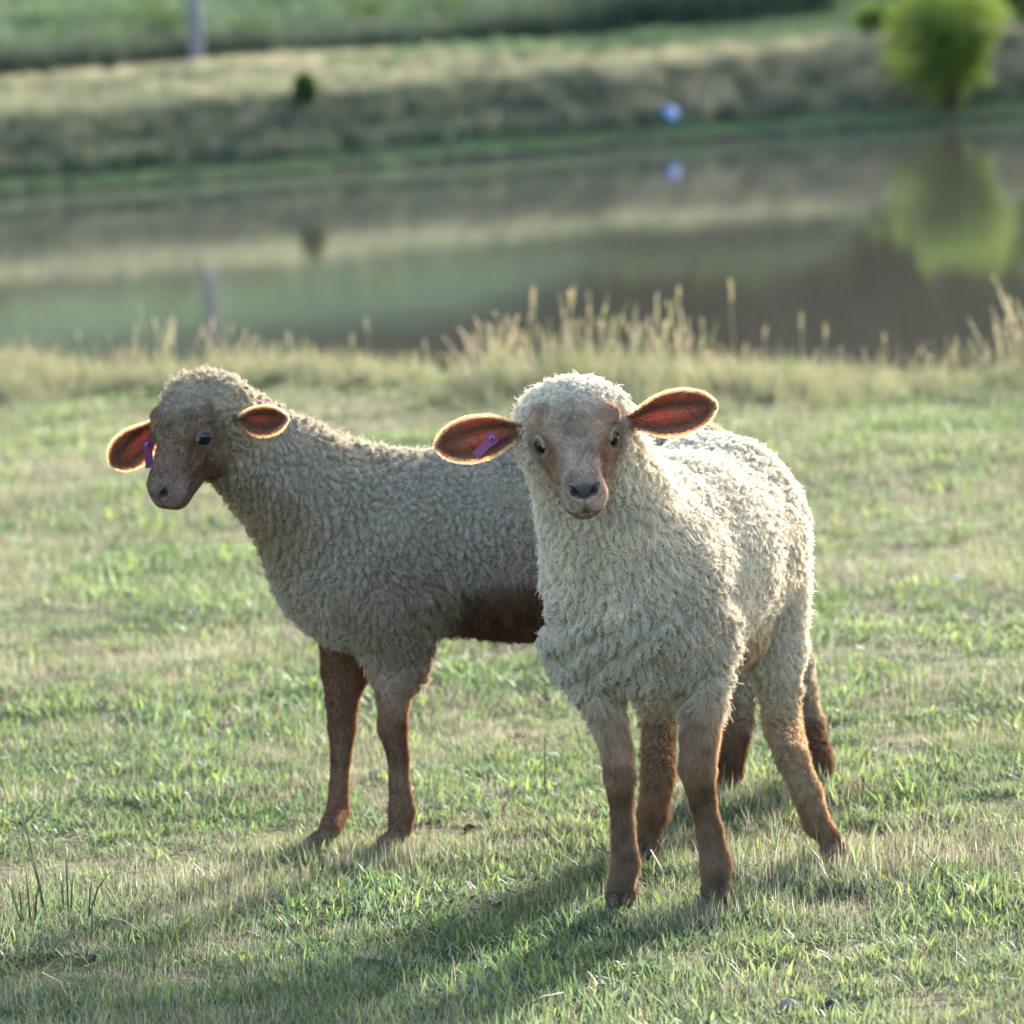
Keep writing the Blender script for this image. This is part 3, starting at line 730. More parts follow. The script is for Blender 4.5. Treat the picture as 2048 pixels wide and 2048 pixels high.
def build_lamb(root, prims, head, ears, cell, wamp, seed, fleece_n, coat_n, fold_fn=None, coat_len=1.0):
    """head: (O, x, y, z) ; ears: list of ear_sheet argument dicts"""
    G, lo = build_field(prims)
    V, F, Nn = surface_nets(G, lo); del G
    V = V - Nn * 0
    # attribute blend from the nearest shapes
    W = []; adds = [p for p in prims if p.op == 'add']
    dm = np.stack([p.d(V[:, 0], V[:, 1], V[:, 2]) for p in adds], 1)
    dm = dm + .0060 * np.stack([fbm(V * 34, seed + 40 + (i % 7), 2) for i in range(7)], 1)[:, np.arange(len(adds)) % 7] * (np.array([p.hl for p in adds]) >= .0035)
    wgt = np.exp(-np.clip(dm - dm.min(1, keepdims=True), 0, .2) / .0055); wgt /= wgt.sum(1, keepdims=True)
    col = wgt @ np.array([p.col for p in adds]); wool = wgt @ np.array([p.wool for p in adds]); hl = wgt @ np.array([p.hl for p in adds]); flow = wgt @ np.array([p.flow for p in adds])
    wet = np.zeros(len(V)); O, hx, hy, hz = head[:4]; hs = head[4]
    L = (V - O) / hs; l = np.stack([L @ hx, L @ hy, L @ hz], 1)
    col, wet, wool, hl = head[5](V, l, col, wet, wool, hl)
    # fleece locks
    big = fbm(V * 9, seed, 2); warp = np.stack([fbm(V * 28, seed + 5, 2), fbm(V * 28, seed + 6, 2), fbm(V * 28, seed + 7, 2)], 1)
    S = V * np.array([1, 1, .86]) / cell * (1 + .10 * big[:, None] * 0) + warp * .80
    F1, F2, ctr = worley(S, seed)
    dome = np.clip(F2 - F1, 0, .75) / .75; dome = dome ** .6
    small = worley(V / (cell * .48) + warp, seed + 3); dome2 = np.clip(small[1] - small[0], 0, .7) / .7
    amp = wamp * np.clip(.80 + .75 * big, .3, 1.4)
    disp = wool * (amp * (dome - .6) + .35 * wamp * (dome2 - .5) + .004 * big)
    if fold_fn is not None: disp = disp + wool * fold_fn(V)
    Vd = V + Nn * disp[:, None]
    col = col * (1 + wool[:, None] * .10 * fbm(V * 30, seed + 9, 2)[:, None])
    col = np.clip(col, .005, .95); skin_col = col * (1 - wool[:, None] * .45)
    # face-fur direction etc.
    thin = np.zeros(len(V)); nb = len(V)
    allV, allF, allC, allT, allW = [Vd], [F], [skin_col], [thin], [wet]
    ear_roots = []
    for e in ears:
        eV, eF, inn, ST, ax, iv, wd = ear_sheet(**{k: v for k, v in e.items() if k not in ('cin', 'cout')})
        ec = np.where(inn[:, None] > 0, np.array(e['cin']), np.array(e['cout']))
        edge = np.clip((np.abs(ST[:, 1]) - .93) / .06, 0, 1) + np.clip((ST[:, 0] - .975) / .02, 0, 1); edge = np.clip(edge, 0, 1) * np.clip(ST[:, 0] * 5, 0, 1)
        ec = ec * (1 - edge[:, None]) + np.array((.34, .24, .165)) * edge[:, None]
        streak = .78 + .42 * np.sin(ST[:, 1] * 7 + ST[:, 0] * 2 + 1); ec = np.where(inn[:, None] > 0, ec * streak[:, None], ec)
        k0 = sum(len(a) for a in allV); allV.append(eV); allF.append(eF + k0); allC.append(ec); allT.append(np.clip(.17 + .11 * np.sin(ST[:, 1] * 6.0 + ST[:, 0] * 3 + .6) + .06 * np.sin(ST[:, 1] * 13), .03, .4) * (.55 + .9 * np.clip(1 - np.abs(ST[:, 0] - .45) * 1.6, 0, 1))); allW.append(np.where(inn > 0, .35, 0))
        ear_roots.append((eV, eF, inn, ST, ax, iv, wd, ec))
    VV = np.concatenate(allV)
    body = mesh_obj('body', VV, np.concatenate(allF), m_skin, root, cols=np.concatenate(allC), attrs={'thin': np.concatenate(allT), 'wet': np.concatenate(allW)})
    # ---- hair roots on the body
    tri = np.concatenate([F[:, [0, 1, 2]], F[:, [0, 2, 3]]])
    e1 = Vd[tri[:, 1]] - Vd[tri[:, 0]]; e2 = Vd[tri[:, 2]] - Vd[tri[:, 0]]; ar = .5 * np.linalg.norm(np.cross(e1, e2), axis=1)
    wt = wool[tri].mean(1)
    def sample(n, weight):
        cdf = np.cumsum(ar * weight); k = np.searchsorted(cdf, rng.random(n) * cdf[-1]); k = np.minimum(k, len(tri) - 1)
        a, b_ = rng.random(n), rng.random(n); fl = a + b_ > 1; a[fl], b_[fl] = 1 - a[fl], 1 - b_[fl]
        ww = np.stack([1 - a - b_, a, b_], 1); I = tri[k]
        f = lambda q: (q[I] * (ww[..., None] if q.ndim == 2 else ww)).sum(1)
        return I[:, 0], f
    below = np.clip((Vd[:, 2][tri].mean(1)), 0, 1)
    # fleece
    I, f = sample(fleece_n, np.clip(wt - .25, 0, 1) ** .7 * (.10 + dome[tri].mean(1) ** 1.5) + 1e-9)
    p, nn, h_, fl, cc = f(Vd), unit(f(Nn)), f(hl), f(flow), f(col)
    centre = (ctr[I] - warp[I] * .80) * cell / np.array([1, 1, .86])
    off = centre - p; off = off - nn * (off * nn).sum(1, keepdims=True); ln = np.linalg.norm(off, axis=1, keepdims=True); off = off * np.minimum(1, cell * .8 / np.maximum(ln, 1e-6))
    down = fl - nn * (fl * nn).sum(1, keepdims=True)
    length = h_ * np.clip(.95 + .55 * fbm(p * 8, seed + 17, 2), .5, 1.5) * rng.uniform(.6, 1.25, fleece_n) * np.where(rng.random(fleece_n) < .03, 1.6, 1.0)
    D = unit(nn + down * .55 + rng.normal(0, .16, p.shape))
    hair_object('fleece', p - nn * .001, D, off * .70 + down * (length * .30)[:, None], length, .00040, .00024, np.clip(cc * 1.12 * rng.uniform(.85, 1.15, (fleece_n, 1)), 0, .9), m_fleece, root, 7, curl=.0034, wig=.0004, lock=ctr[I], turns=7.5)
    # bits of dry plant and dirt caught in the fleece
    wi = np.where((wool > .8) & (Vd[:, 2] > .33))[0]; kk = rng.choice(wi, 60); Vb, Fb = [], []
    for i in kk:
        c = Vd[i] + Nn[i] * .006; d_ = unit(rng.normal(size=3) - Nn[i] * .3) * rng.uniform(.0012, .0048); tv, tf = tube([c - d_, c + d_ * .1, c + d_ + Nn[i] * .001], [.0004, .0009, .0004], 4)
        Fb += [tuple(q + 4 * 3 * (len(Vb)) for q in f_) for f_ in tf]; Vb.append(tv)
    tag(mesh_obj('caught_bits', np.concatenate(Vb), Fb, m_twig, root), kind='stuff')
    # short coat
    I, f = sample(coat_n, np.clip(1 - wt * 1.6, 0, 1) + 1e-9)
    p, nn, h_, fl, cc, wt_ = f(Vd), unit(f(Nn)), f(hl), f(flow), f(col), f(wet)
    down = unit(fl - nn * (fl * nn).sum(1, keepdims=True))
    length = h_ * rng.uniform(.6, 1.3, coat_n) * np.clip(1 - wt_ * 1.2, .03, 1)
    D = unit(nn * .6 + down * .8 + rng.normal(0, .30, p.shape)); T = down * (length * .5)[:, None] - nn * (length * .12)[:, None]
    P_, D_, T_, L_, C_ = [p], [D], [T], [length], [np.clip(cc * rng.uniform(.6, 1.45, (coat_n, 1)) * (1 + .35 * fbm(p * 60, seed + 90, 2))[:, None], .01, .9)]
    for (eV, eF, inn, ST, ax, iv, wd, ec) in ear_roots:
        # fringe round the rim
        half = len(eV) // 2
        rim = np.where((np.abs(ST[:, 1]) > .96) | (ST[:, 0] > .985))[0]; rim = rim[ST[rim, 0] > .12]
        k = rng.choice(rim, 9000); k2 = np.where((k % half) + 23 < half, k + 23, k); mixr = rng.random((len(k), 1)); s, t = ST[k, 0], ST[k, 1]
        outd = unit(wd[None] * (np.sign(t) * np.clip(1 - (s - .6) * 2.2, .05, 1))[:, None] + ax[None] * np.clip((s - .35) * 1.9, .1, 1.5)[:, None] - iv[None] * .25 + rng.normal(0, .2, (len(k), 3)))
        P_.append(eV[k] * (1 - mixr) + eV[k2] * mixr + rng.normal(0, .0006, (len(k), 3))); D_.append(outd); ll = rng.uniform(.003, .0072, len(k)); L_.append(ll); T_.append(ax[None] * (ll * .3)[:, None]); C_.append(np.array((.82, .70, .52)) * rng.uniform(.8, 1.15, (len(k), 1)))
        # short fur on the back of the ear and near the root
        bk = np.where((inn == 0) | ((ST[:, 0] < .22) & (np.abs(ST[:, 1]) > .45)))[0]; k = rng.choice(bk, 5200)
        nrm = np.where(inn[k][:, None] > 0, iv[None], -iv[None]); ll = rng.uniform(.002, .0045, len(k))
        P_.append(eV[k] + ax * rng.normal(0, .002, (len(k), 1)) + wd * rng.normal(0, .0015, (len(k), 1))); D_.append(unit(nrm * .5 + ax[None] + rng.normal(0, .25, (len(k), 3)))); L_.append(ll); T_.append(ax[None] * (ll * .3)[:, None]); C_.append(np.tile(np.array((.30, .19, .12)), (len(k), 1)) * rng.uniform(.8, 1.2, (len(k), 1)))
        ins = np.where(inn == 1)[0]; k = rng.choice(ins, 4200); ll = rng.uniform(.002, .0045, len(k))
        P_.append(eV[k] + ax * rng.normal(0, .002, (len(k), 1)) + wd * rng.normal(0, .0012, (len(k), 1)) + iv * .0004); D_.append(unit(iv * .35 + ax[None] + rng.normal(0, .35, (len(k), 3)))); L_.append(ll); T_.append(ax[None] * (ll * .3)[:, None]); C_.append(np.tile(np.array((.27, .14, .095)), (len(k), 1)) * rng.uniform(.6, 1.5, (len(k), 1)))
    hair_object('short_coat', np.concatenate(P_), np.concatenate(D_), np.concatenate(T_), np.concatenate(L_), .00026, .00010, np.concatenate(C_), m_coat, root, 4, wig=.0003)
    return ear_roots

def ball_mesh(c, r, nu=24, nv=16):
    V, F = [], []
    for i in range(nv + 1):
        th = math.pi * i / nv
        for k in range(nu): a = 2 * math.pi * k / nu; V.append(np.asarray(c) + r * np.array([math.sin(th) * math.cos(a), math.sin(th) * math.sin(a), math.cos(th)]))
    for i in range(nv):
        for k in range(nu): F.append((i * nu + k, (i + 1) * nu + k, (i + 1) * nu + (k + 1) % nu, i * nu + (k + 1) % nu))
    return np.array(V), F

def head_prims(O, x, y, z, s, pal):
    Rm = np.stack([x, y, z], 1)
    def H(a, b, c): return O + s * (x * a + y * b + z * c)
    E = lambda c, r, k=.015, col=pal['face'], wool=0.0, hl=.004, fl=None, rot=None, op='add': Prim('ell', H(*c), rad=np.array(r) * s, rot=Rm if rot is None else Rm @ rot, k=k * s, col=col, wool=wool, hl=hl, flow=(-y * .7 - z * .2 if fl is None else fl), op=op)
    K = lambda a, b, ra, rb, k=.012, col=pal['face'], wool=0.0, hl=.003, fl=None, op='add': Prim('cone', H(*a), H(*b), ra * s, rb * s, k=k * s, col=col, wool=wool, hl=hl, flow=(-y * .8 if fl is None else fl), op=op)
    out = []
    out += [E((0, -.014, -.004), (.0440, .057, .042)),                       # skull
            K((0, .0, .008), (0, .050, .002), .0375, .0265, .018, pal['bridge']), K((0, .045, .002), (0, .100, .0), .0265, .0225, .012, pal['bridge']),  # nasal bridge
            K((0, .02, -.026), (0, .104, -.026), .030, .0215, .022),         # lower muzzle
            E((0, .106, -.018), (.028, .024, .023), .014, pal['muzzle'], hl=.002),  # muzzle end
            K((-.014, .108, -.024), (-.012, .116, -.030), .0155, .013, .01, pal['muzzle'], hl=.002),
            K((.014, .108, -.024), (.012, .116, -.030), .0155, .013, .01, pal['muzzle'], hl=.002),
            E((0, .114, -.001), (.0215, .0135, .0125), .010, pal['nose'], hl=.0006), # nose pad
            K((0, .02, -.050), (0, .098, -.046), .026, .0150, .02, pal['chin']),  # jaw
            E((0, .104, -.046), (.0165, .0135, .0105), .008, pal['chin'], hl=.003),]
    for sx in (-1, 1):
        out += [E((sx * .029, -.014, -.036), (.021, .042, .033), .022, pal['cheek'], .45, .005),   # cheeks
                K((sx * .028, .026, .024), (sx * .047, -.006, .024), .012, .013, .016, pal['brow'], .06, hl=.004),  # brow
                K((sx * .034, .022, -.012), (sx * .027, .056, -.022), .013, .009, .014, pal['face'], hl=.003),  # facial crest
                E((sx * .0440, .0155, .003), (.0125, .0165, .0150), .008, pal['lid'], hl=.0015),        # orbit
                K((sx * .0475, .006, .0150), (sx * .0462, .034, .0122), .0034, .0026, .004, pal['lid'], hl=.0015)]   # upper lid
    # wool cap and collar of wool behind the jaw
    up = unit(z * 1.0 + y * .25)
    out += [E((0, -.028, .014), (.0435, .045, .037), .018, pal['wool'], 1.0, .007, up * .4 + y * .5),
            E((0, .006, .0270), (.037, .033, .0160), .016, pal['cap'], .55, .007, y * .6 + up * .2),
            K((-.029, -.054, -.02), (.029, -.054, -.02), .038, .038, .03, pal['wool'], 1.0, .009, -z)]
    # carved features
    for sx in (-1, 1):
        out += [E((sx * .0530, .0250, .0035), (.0120, .0112 * pal.get('eye', 1), .0074 * pal.get('eye', 1)), .0025, op='cut'),
                K((sx * .0485, .034, -.001), (sx * .041, .046, -.010), .003, .0014, .003, op='cut'),   # tear groove
                K((sx * .0090, .1275, -.0075), (sx * .0190, .1215, .0030), .0032, .0048, .003, op='cut'),   # nostrils
                K((sx * .0, .131, -.0335), (sx * .016, .122, -.0365), .0019, .0017, .003, op='cut'),   # mouth line
                K((sx * .016, .122, -.0365), (sx * .0285, .090, -.0355), .0017, .0015, .003, op='cut'),
                K((sx * .0285, .090, -.0355), (sx * .032, .070, -.031), .0015, .001, .003, op='cut'),]
    out += [K((0, .132, -.010), (0, .133, -.030), .0013, .0016, .003, op='cut')]
    return out
def head_paint(pal):
    def fn(V, l, col, wet, wool, hl):
        near = np.linalg.norm(l - np.array([0, .05, 0]), axis=1) < .13
        def spot(c, r, soft): return np.clip((r - np.linalg.norm((l - np.array(c)) , axis=1)) / soft, 0, 1) * near
        pad = np.clip(1 - np.linalg.norm((l - np.array([0, .1255, .0])) / np.array([.0215, .016, .0125]), axis=1), 0, .25) / .25 * near
        col = col * (1 - pad[:, None]) + np.array(pal['nose']) * pad[:, None]; wet = np.maximum(wet, pad * .9)
        for sx in (-1, 1):
            n_ = np.maximum(spot((sx * .0135, .125, -.0015), .0085, .003), 0); col = col * (1 - n_[:, None] * .9) + np.array((.02, .014, .014)) * n_[:, None] * .9; wet = np.maximum(wet, n_ * .7)
            e_ = spot((sx * .0525, .0240, .004), .0180, .003); wet = np.maximum(wet, e_ * .75); e_ = spot((sx * .0525, .0240, .004), .0145, .004); col = col * (1 - e_[:, None] * .8) + np.array((.035, .025, .024)) * e_[:, None] * .8
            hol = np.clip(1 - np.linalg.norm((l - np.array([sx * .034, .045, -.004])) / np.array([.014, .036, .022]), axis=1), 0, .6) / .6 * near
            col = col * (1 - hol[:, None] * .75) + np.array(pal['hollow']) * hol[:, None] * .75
        mm = np.clip(1 - np.abs(l[:, 2] + .0345) / .003, 0, 1) * (l[:, 1] > .07) * near; col = col * (1 - mm[:, None] * .8) + np.array((.04, .026, .024)) * mm[:, None] * .8
        ch = np.clip(1 - np.linalg.norm((l - np.array([0, .126, -.028])) / np.array([.012, .014, .011]), axis=1), 0, .6) / .6 * near; col = col * (1 - ch[:, None] * .65) + np.array(pal['nose']) * ch[:, None] * .65
        return col, wet, wool, hl
    return fn
def frame(O, Nn, right):
    y = unit(Nn - O); x = unit(right - y * (right @ y)); z = np.cross(x, y); return x, y, z

def leg(pts, radii, cols, hl, k=.012, wool=0.0, slim=.95):
    """chain of tapered pieces down a leg; the last joint is the toe"""
    out = []; radii = [(r - .0022) * (slim if r < .04 else 1) for r in radii]
    for i in range(len(pts) - 1):
        w_ = wool[i] if isinstance(wool, (list, tuple)) else wool
        out.append(Prim('cone', pts[i], pts[i + 1], radii[i], radii[i + 1], k=(k if i == 0 else .005), col=cols[i], wool=w_, hl=hl[i], flow=unit(pts[i + 1] - pts[i])))
    return out
def hoof_prims(foot, d, s=1.0, col=(.13, .095, .072)):
    """cloven hoof: two toes pointing along d, standing on the ground"""
    d = unit(np.array([d[0], d[1], 0])); sd_ = np.array([-d[1], d[0], 0]); out = []
    for q in (-1, 1):
        a = foot + sd_ * q * .0095 * s + np.array([0, 0, .010]); b_ = a + d * .020 * s + np.array([0, 0, -.006])
        out.append(Prim('cone', a, b_, .0120 * s, .0085 * s, k=.004, col=col, hl=.0015, flow=(0, 0, -1)))
    return out

BR, TN, DK = (.175, .115, .080), (.36, .235, .15), (.13, .065, .036)

# ---- lamb A: nearer, faces the viewer
rootA = empty('lamb', (.23, 8.13, 0), 'nearer pale lamb facing the viewer with both ears spread wide', 'lamb', 'two lambs on the pasture')
WA = (.625, .585, .515); WA2 = (.50, .465, .40)
palA = dict(face=(.31, .228, .165), bridge=(.38, .315, .265), muzzle=(.46, .38, .33), nose=(.055, .050, .058), chin=(.50, .42, .34), cheek=(.44, .37, .28), brow=(.42, .32, .25), lid=(.21, .15, .115), wool=WA, cap=(.36, .31, .25), hollow=(.27, .145, .065))
OA = at(1152, 872, 7.64) + np.array([0, .012, 0]); NA = at(1168, 981, 7.545)
xA, yA, zA = frame(OA, NA, at(1074, 879, 7.64) - at(1230.6, 864.6, 7.64))
hpA = head_prims(OA, xA, yA, zA, 1.0, palA)
T3 = lambda c, r, k=.05, col=WA, wool=1.0, hl=.0085, fl=(0, 0, -1), rot=None: Prim('ell', c, rad=r, rot=rot, k=k, col=col, wool=wool, hl=hl, flow=fl)
yaw = math.atan2(.12, .43); ax_ = np.array([-math.sin(yaw), -math.cos(yaw), 0]); lt_ = np.array([math.cos(yaw), -math.sin(yaw), 0]); Ry = np.stack([lt_, ax_, (0, 0, 1)], 1)
bpA = [T3((.29, 8.34, .462), (.142, .165, .152), rot=Ry), T3((.235, 8.15, .452), (.147, .22, .150), rot=Ry), T3((.178, 7.985, .448), (.128, .155, .155), rot=Ry),
       T3((.172, 7.90, .420), (.103, .115, .122), rot=Ry, col=WA2),
       Prim('cone', (.155, 7.91, .50), OA - yA * .055 - zA * .045, .105, .074, k=.05, col=WA, wool=1, hl=.011, flow=(0, 0, -1)),
       Prim('cone', (.150, 7.86, .46), OA - yA * .03 - zA * .075, .085, .045, k=.04, col=WA, wool=1, hl=.010, flow=(0, 0, -1))]
# fore legs
f1 = gr(1243, 1806); f2 = gr(1433, 1796)
Yf1, Yf2 = f1[1], f2[1]
bpA += leg([at(1150, 1290, 7.95), at(1207, 1411, Yf1 + .02), at(1233, 1499, Yf1), at(1239, 1552, Yf1 - .008), at(1243, 1622, Yf1 + .008), at(1250, 1728, Yf1 + .005), f1 + (0, .006, .022)],
           [.050, .036, .0245, .0250, .0172, .0230, .0225], [WA2, (.40, .32, .25), (.36, .26, .19), BR, (.25, .18, .135), (.27, .20, .15)], [.010, .009, .008, .007, .007, .008], wool=[.8, .15, 0, 0, 0, 0], k=.014, slim=.80)
bpA += leg([at(1390, 1275, 7.95), at(1407, 1411, Yf2 + .02), at(1400, 1470, Yf2), at(1395, 1536, Yf2 - .008), at(1406, 1604, Yf2 + .008), at(1419, 1660, Yf2 + .008), at(1432, 1728, Yf2 + .005), f2 + (0, .006, .022)],
           [.058, .037, .0320, .0300, .0210, .0205, .0250, .0230], [WA2, (.40, .32, .25), (.38, .28, .20), BR, (.24, .165, .12), (.24, .175, .13), (.27, .20, .15)], [.011, .009, .008, .007, .007, .007, .008], wool=[.9, .2, 0, 0, 0, 0, 0], k=.014, slim=.80)
bpA += hoof_prims(f1, (-.1, -1)) + hoof_prims(f2, (.05, -1))
# hind legs
h1 = gr(1292, 1712); h2 = gr(1668, 1714)
bpA += leg([np.array((.250, 8.43, .43)), at(1325, 1360, 8.44), at(1318, 1446, 8.44), at(1315, 1552, h1[1] + .06), at(1306, 1630, h1[1] + .03), h1 + (.004, .012, .028)],
           [.095, .046, .029, .029, .0265, .0185], [WA, (.40, .33, .24), (.30, .21, .14), (.29, .19, .125), (.22, .14, .09)], [.010, .008, .007, .007, .006], wool=[1, .6, .3, .3, 0], k=.016, slim=.84)
bpA += leg([np.array((.345, 8.40, .43)), at(1545, 1300, 8.37), at(1560, 1376, 8.36), at(1564, 1446, 8.37), at(1585, 1517, h2[1] + .06), at(1614, 1587, h2[1] + .03), at(1632, 1645, h2[1] + .012), h2 + (-.004, .008, .026)],
           [.098, .052, .0375, .0325, .0275, .025, .0235, .019], [WA, WA2, (.46, .37, .27), (.42, .32, .22), (.37, .29, .205), (.32, .235, .165), (.24, .165, .115)], [.011, .009, .009, .008, .008, .007, .005], wool=[1, .8, .6, .5, .45, .3, 0], k=.018, slim=.84)
bpA += hoof_prims(h1, (-.2, -1)) + hoof_prims(h2, (.35, -1))
bpA += [T3((.262, 8.22, .330), (.085, .16, .052), col=(.42, .33, .23), wool=.9, hl=.014, rot=Ry, k=.03)]
bpA += [Prim('ell', at(1338, 1352, 7.80), rad=(.030, .045, .022), k=.030, op='cut')]
def foldsA(V):
    u = V[:, 0] * .8 - V[:, 2] * 1.0 + .05 * fbm(V * 6, 77, 2); m = np.clip((.50 - V[:, 2]) / .10, 0, 1) * np.clip((V[:, 2] - .28) / .05, 0, 1) * np.clip((8.05 - V[:, 1]) / .08, 0, 1)
    return m * (.013 * np.abs(np.sin(u * 62)) - .006)
cinA, coutA = (.27, .115, .08), (.30, .19, .12)
earR = dict(root=at(1060, 857, 7.69), axis=at(897, 888, 7.66) - at(1060, 857, 7.69), wdir=np.array([0, 0, 1.0]), inner=np.array([.05, -1, .12]), L=.125, W=.0315, curl=.5, side=-1)
earL = dict(root=at(1243, 846, 7.69), axis=at(1408, 815, 7.66) - at(1243, 846, 7.69), wdir=np.array([0, 0, 1.0]), inner=np.array([-.05, -1, .05]), L=.125, W=.0315, curl=.5, side=1)
for e in (earR, earL): e['cin'] = cinA; e['cout'] = coutA
ersA = build_lamb(rootA, hpA + bpA, (OA, xA, yA, zA, 1.0, head_paint(palA)), [earR, earL], .0108, .0085, 201, 230000, 150000, foldsA)
for sx in (-1, 1):
    V, F = ball_mesh(OA + xA * sx * .0436 + yA * .0190 + zA * .0035, .0138); mesh_obj('eye', V, F, m_eye, rootA)

def ear_tag(c, axis, nrm, parent, L=.040, W=.0125):
    axis = unit(axis); nrm = unit(nrm - axis * (nrm @ axis)); sdv = np.cross(axis, nrm); V, F = [], []
    prof = [(-.5, .5), (-.46, .5), (.10, .5), (.2, .62), (.32, .72), (.44, .66), (.5, .45)]
    for dz in (-.0012, .0012):
        for (a, ww) in prof:
            for q in (-1, 1): V.append(c + axis * a * L + sdv * q * ww * W + nrm * (dz + (.001 if dz > 0 else 0) * 0))
    n = len(prof) * 2
    for i in range(len(prof) - 1):
        a = 2 * i; F += [(a, a + 1, a + 3, a + 2), (n + a, n + a + 2, n + a + 3, n + a + 1), (a, a + 2, n + a + 2, n + a), (a + 1, n + a + 1, n + a + 3, a + 3)]
    F += [(0, n, n + 1, 1), (n - 2, n - 1, 2 * n - 1, 2 * n - 2)]
    tg = mesh_obj('ear_tag', V, F, m_tag, parent, smooth=False)
    sc_ = c + axis * .33 * L
    V, F = tube([sc_ + nrm * .001, sc_ + nrm * .004, sc_ + nrm * .0048], [.0052, .0050, .0036], 14); mesh_obj('stud', V, F, m_stud, tg)
    V, F = tube([sc_ + nrm * .0048, sc_ + nrm * .0068], [.0022, .0018], 10); mesh_obj('pin', V, F, m_tag, tg)
    return tg
eV, eF, inn, ST, ax, iv, wd, ec = ersA[0]
tcen = at(971, 891, 7.66); near_i = np.argmin(np.linalg.norm(eV - tcen, axis=1) + (inn == 0))
ear_tag(at(971, 891, float(eV[near_i][1]) - .009), at(1000, 862, 7.66) - at(945, 920, 7.66), np.array([0, -1, .1]), rootA)

# ---- lamb B: farther, side-on, facing left
rootB = empty('lamb', (.05, 8.7, 0), 'farther greyish lamb standing side-on with brown face turned left', 'lamb', 'two lambs on the pasture')
WB = (.41, .37, .315); WB2 = (.325, .28, .225); BBR = (.145, .088, .060)
palB = dict(eye=.84, face=(.155, .102, .074), bridge=(.185, .130, .098), muzzle=(.215, .165, .145), nose=(.11, .08, .072), chin=(.17, .11, .085), cheek=(.21, .155, .108), brow=(.18, .125, .092), lid=(.125, .088, .07), wool=(.42, .37, .29), cap=(.25, .20, .145), hollow=(.13, .075, .045))
sB = .95
psi = R(41); OB = at(376, 857, 8.43); dB = np.array([-math.sin(psi), -math.cos(psi), 0])
NB = at(317, 978, 8.43 - .122 * sB * .68 * math.cos(psi)); rightB = np.array([-math.cos(psi), math.sin(psi), .03])
xB, yB, zB = frame(OB, NB, rightB)
hpB = head_prims(OB, xB, yB, zB, sB, palB)
yawB = math.atan2(.24, .646); axB = np.array([-math.cos(yawB), -math.sin(yawB), 0]); latB = np.array([math.sin(yawB), -math.cos(yawB), 0]); RyB = np.stack([axB, latB, (0, 0, 1)], 1)
S3 = lambda c, r, k=.05, col=WB, wool=1.0, hl=.008, fl=(0, 0, -1): Prim('ell', c, rad=r, rot=RyB, k=k, col=col, wool=wool, hl=hl, flow=fl)
bpB = [S3((-.19, 8.625, .440), (.150, .122, .150)), S3((.03, 8.70, .465), (.27, .140, .140)), S3((.24, 8.79, .462), (.17, .132, .142)),
       S3((-.255, 8.60, .415), (.105, .105, .115), hl=.009),
       S3((.06, 8.70, .375), (.235, .115, .095), col=BBR, wool=.35, hl=.008, k=.03),
       Prim('cone', (-.235, 8.61, .485), OB - yB * .055 - zB * .045, (.096), .055, k=.05, col=WB, wool=1, hl=.008, flow=(0, 0, -1)),
       Prim('cone', (-.27, 8.60, .44), OB - yB * .03 - zB * .075, .085, .040, k=.05, col=(.36, .29, .215), wool=1, hl=.008, flow=(0, 0, -1))]
g1 = gr(648, 1688); g2 = gr(794, 1686)
bpB += leg([at(700, 1235, 8.70), at(692, 1340, 8.70), at(684, 1400, 8.68), at(684, 1455, 8.66), at(682, 1515, 8.645), at(678, 1570, 8.635), at(676, 1622, 8.63), g1 + (.010, .0, .022)],
           [.050, .040, .030, .0255, .0185, .0178, .0215, .0205], [BBR, (.165, .10, .07), (.16, .10, .07), (.155, .098, .070), (.175, .112, .08), (.175, .112, .08), (.17, .10, .07)], [.005, .004, .004, .004, .003, .003, .003], wool=[.2, 0, 0, 0, 0, 0, 0], k=.014, slim=.87)
bpB += leg([at(775, 1200, 8.56), at(792, 1325, 8.57), at(786, 1400, g2[1]), at(785, 1455, g2[1]), at(797, 1515, g2[1]), at(799, 1570, g2[1]), at(804, 1620, g2[1]), g2 + (.006, .0, .022)],
           [.088, .050, .031, .0265, .0195, .0195, .0245, .0225], [WB2, (.34, .27, .21), (.24, .15, .10), (.155, .098, .070), (.18, .12, .088), (.18, .12, .088), (.165, .11, .082)], [.010, .007, .004, .004, .003, .003, .003], wool=[1, .6, .05, 0, 0, 0, 0], k=.014, slim=.87)
bpB += hoof_prims(g1, (-1, -.35)) + hoof_prims(g2, (-1, -.5))
j1 = gr(1452, 1592); j2 = gr(1640, 1582)
bpB += leg([np.array((.24, 8.74, .42)), at(1452, 1330, j1[1] + .0), at(1470, 1440, j1[1] + .01), at(1458, 1540, j1[1]), j1 + (0, 0, .03)],
           [.11, .056, .030, .0245, .020], [WB, WB2, BBR, BBR], [.009, .008, .008, .005], wool=[1, .5, .3, 0], k=.025)
bpB += leg([np.array((.27, 8.86, .42)), at(1565, 1335, 8.92), at(1612, 1440, 8.93), at(1640, 1530, j2[1] + .01), j2 + (0, 0, .03)],
           [.10, .050, .026, .0225, .019], [WB, WB2, (.165, .10, .07), (.165, .10, .07)], [.009, .008, .009, .005], wool=[1, .5, .4, 0], k=.025)
bpB += hoof_prims(j1, (-1, -.3)) + hoof_prims(j2, (-1, -.3))
bpB += [Prim('cone', at(1655, 1562, j2[1] + .005), at(1657, 1570, j2[1] + .005), .007, .006, k=.003, col=(.05, .045, .045), hl=.001)]
cinB, coutB = (.22, .095, .065), (.28, .17, .105)
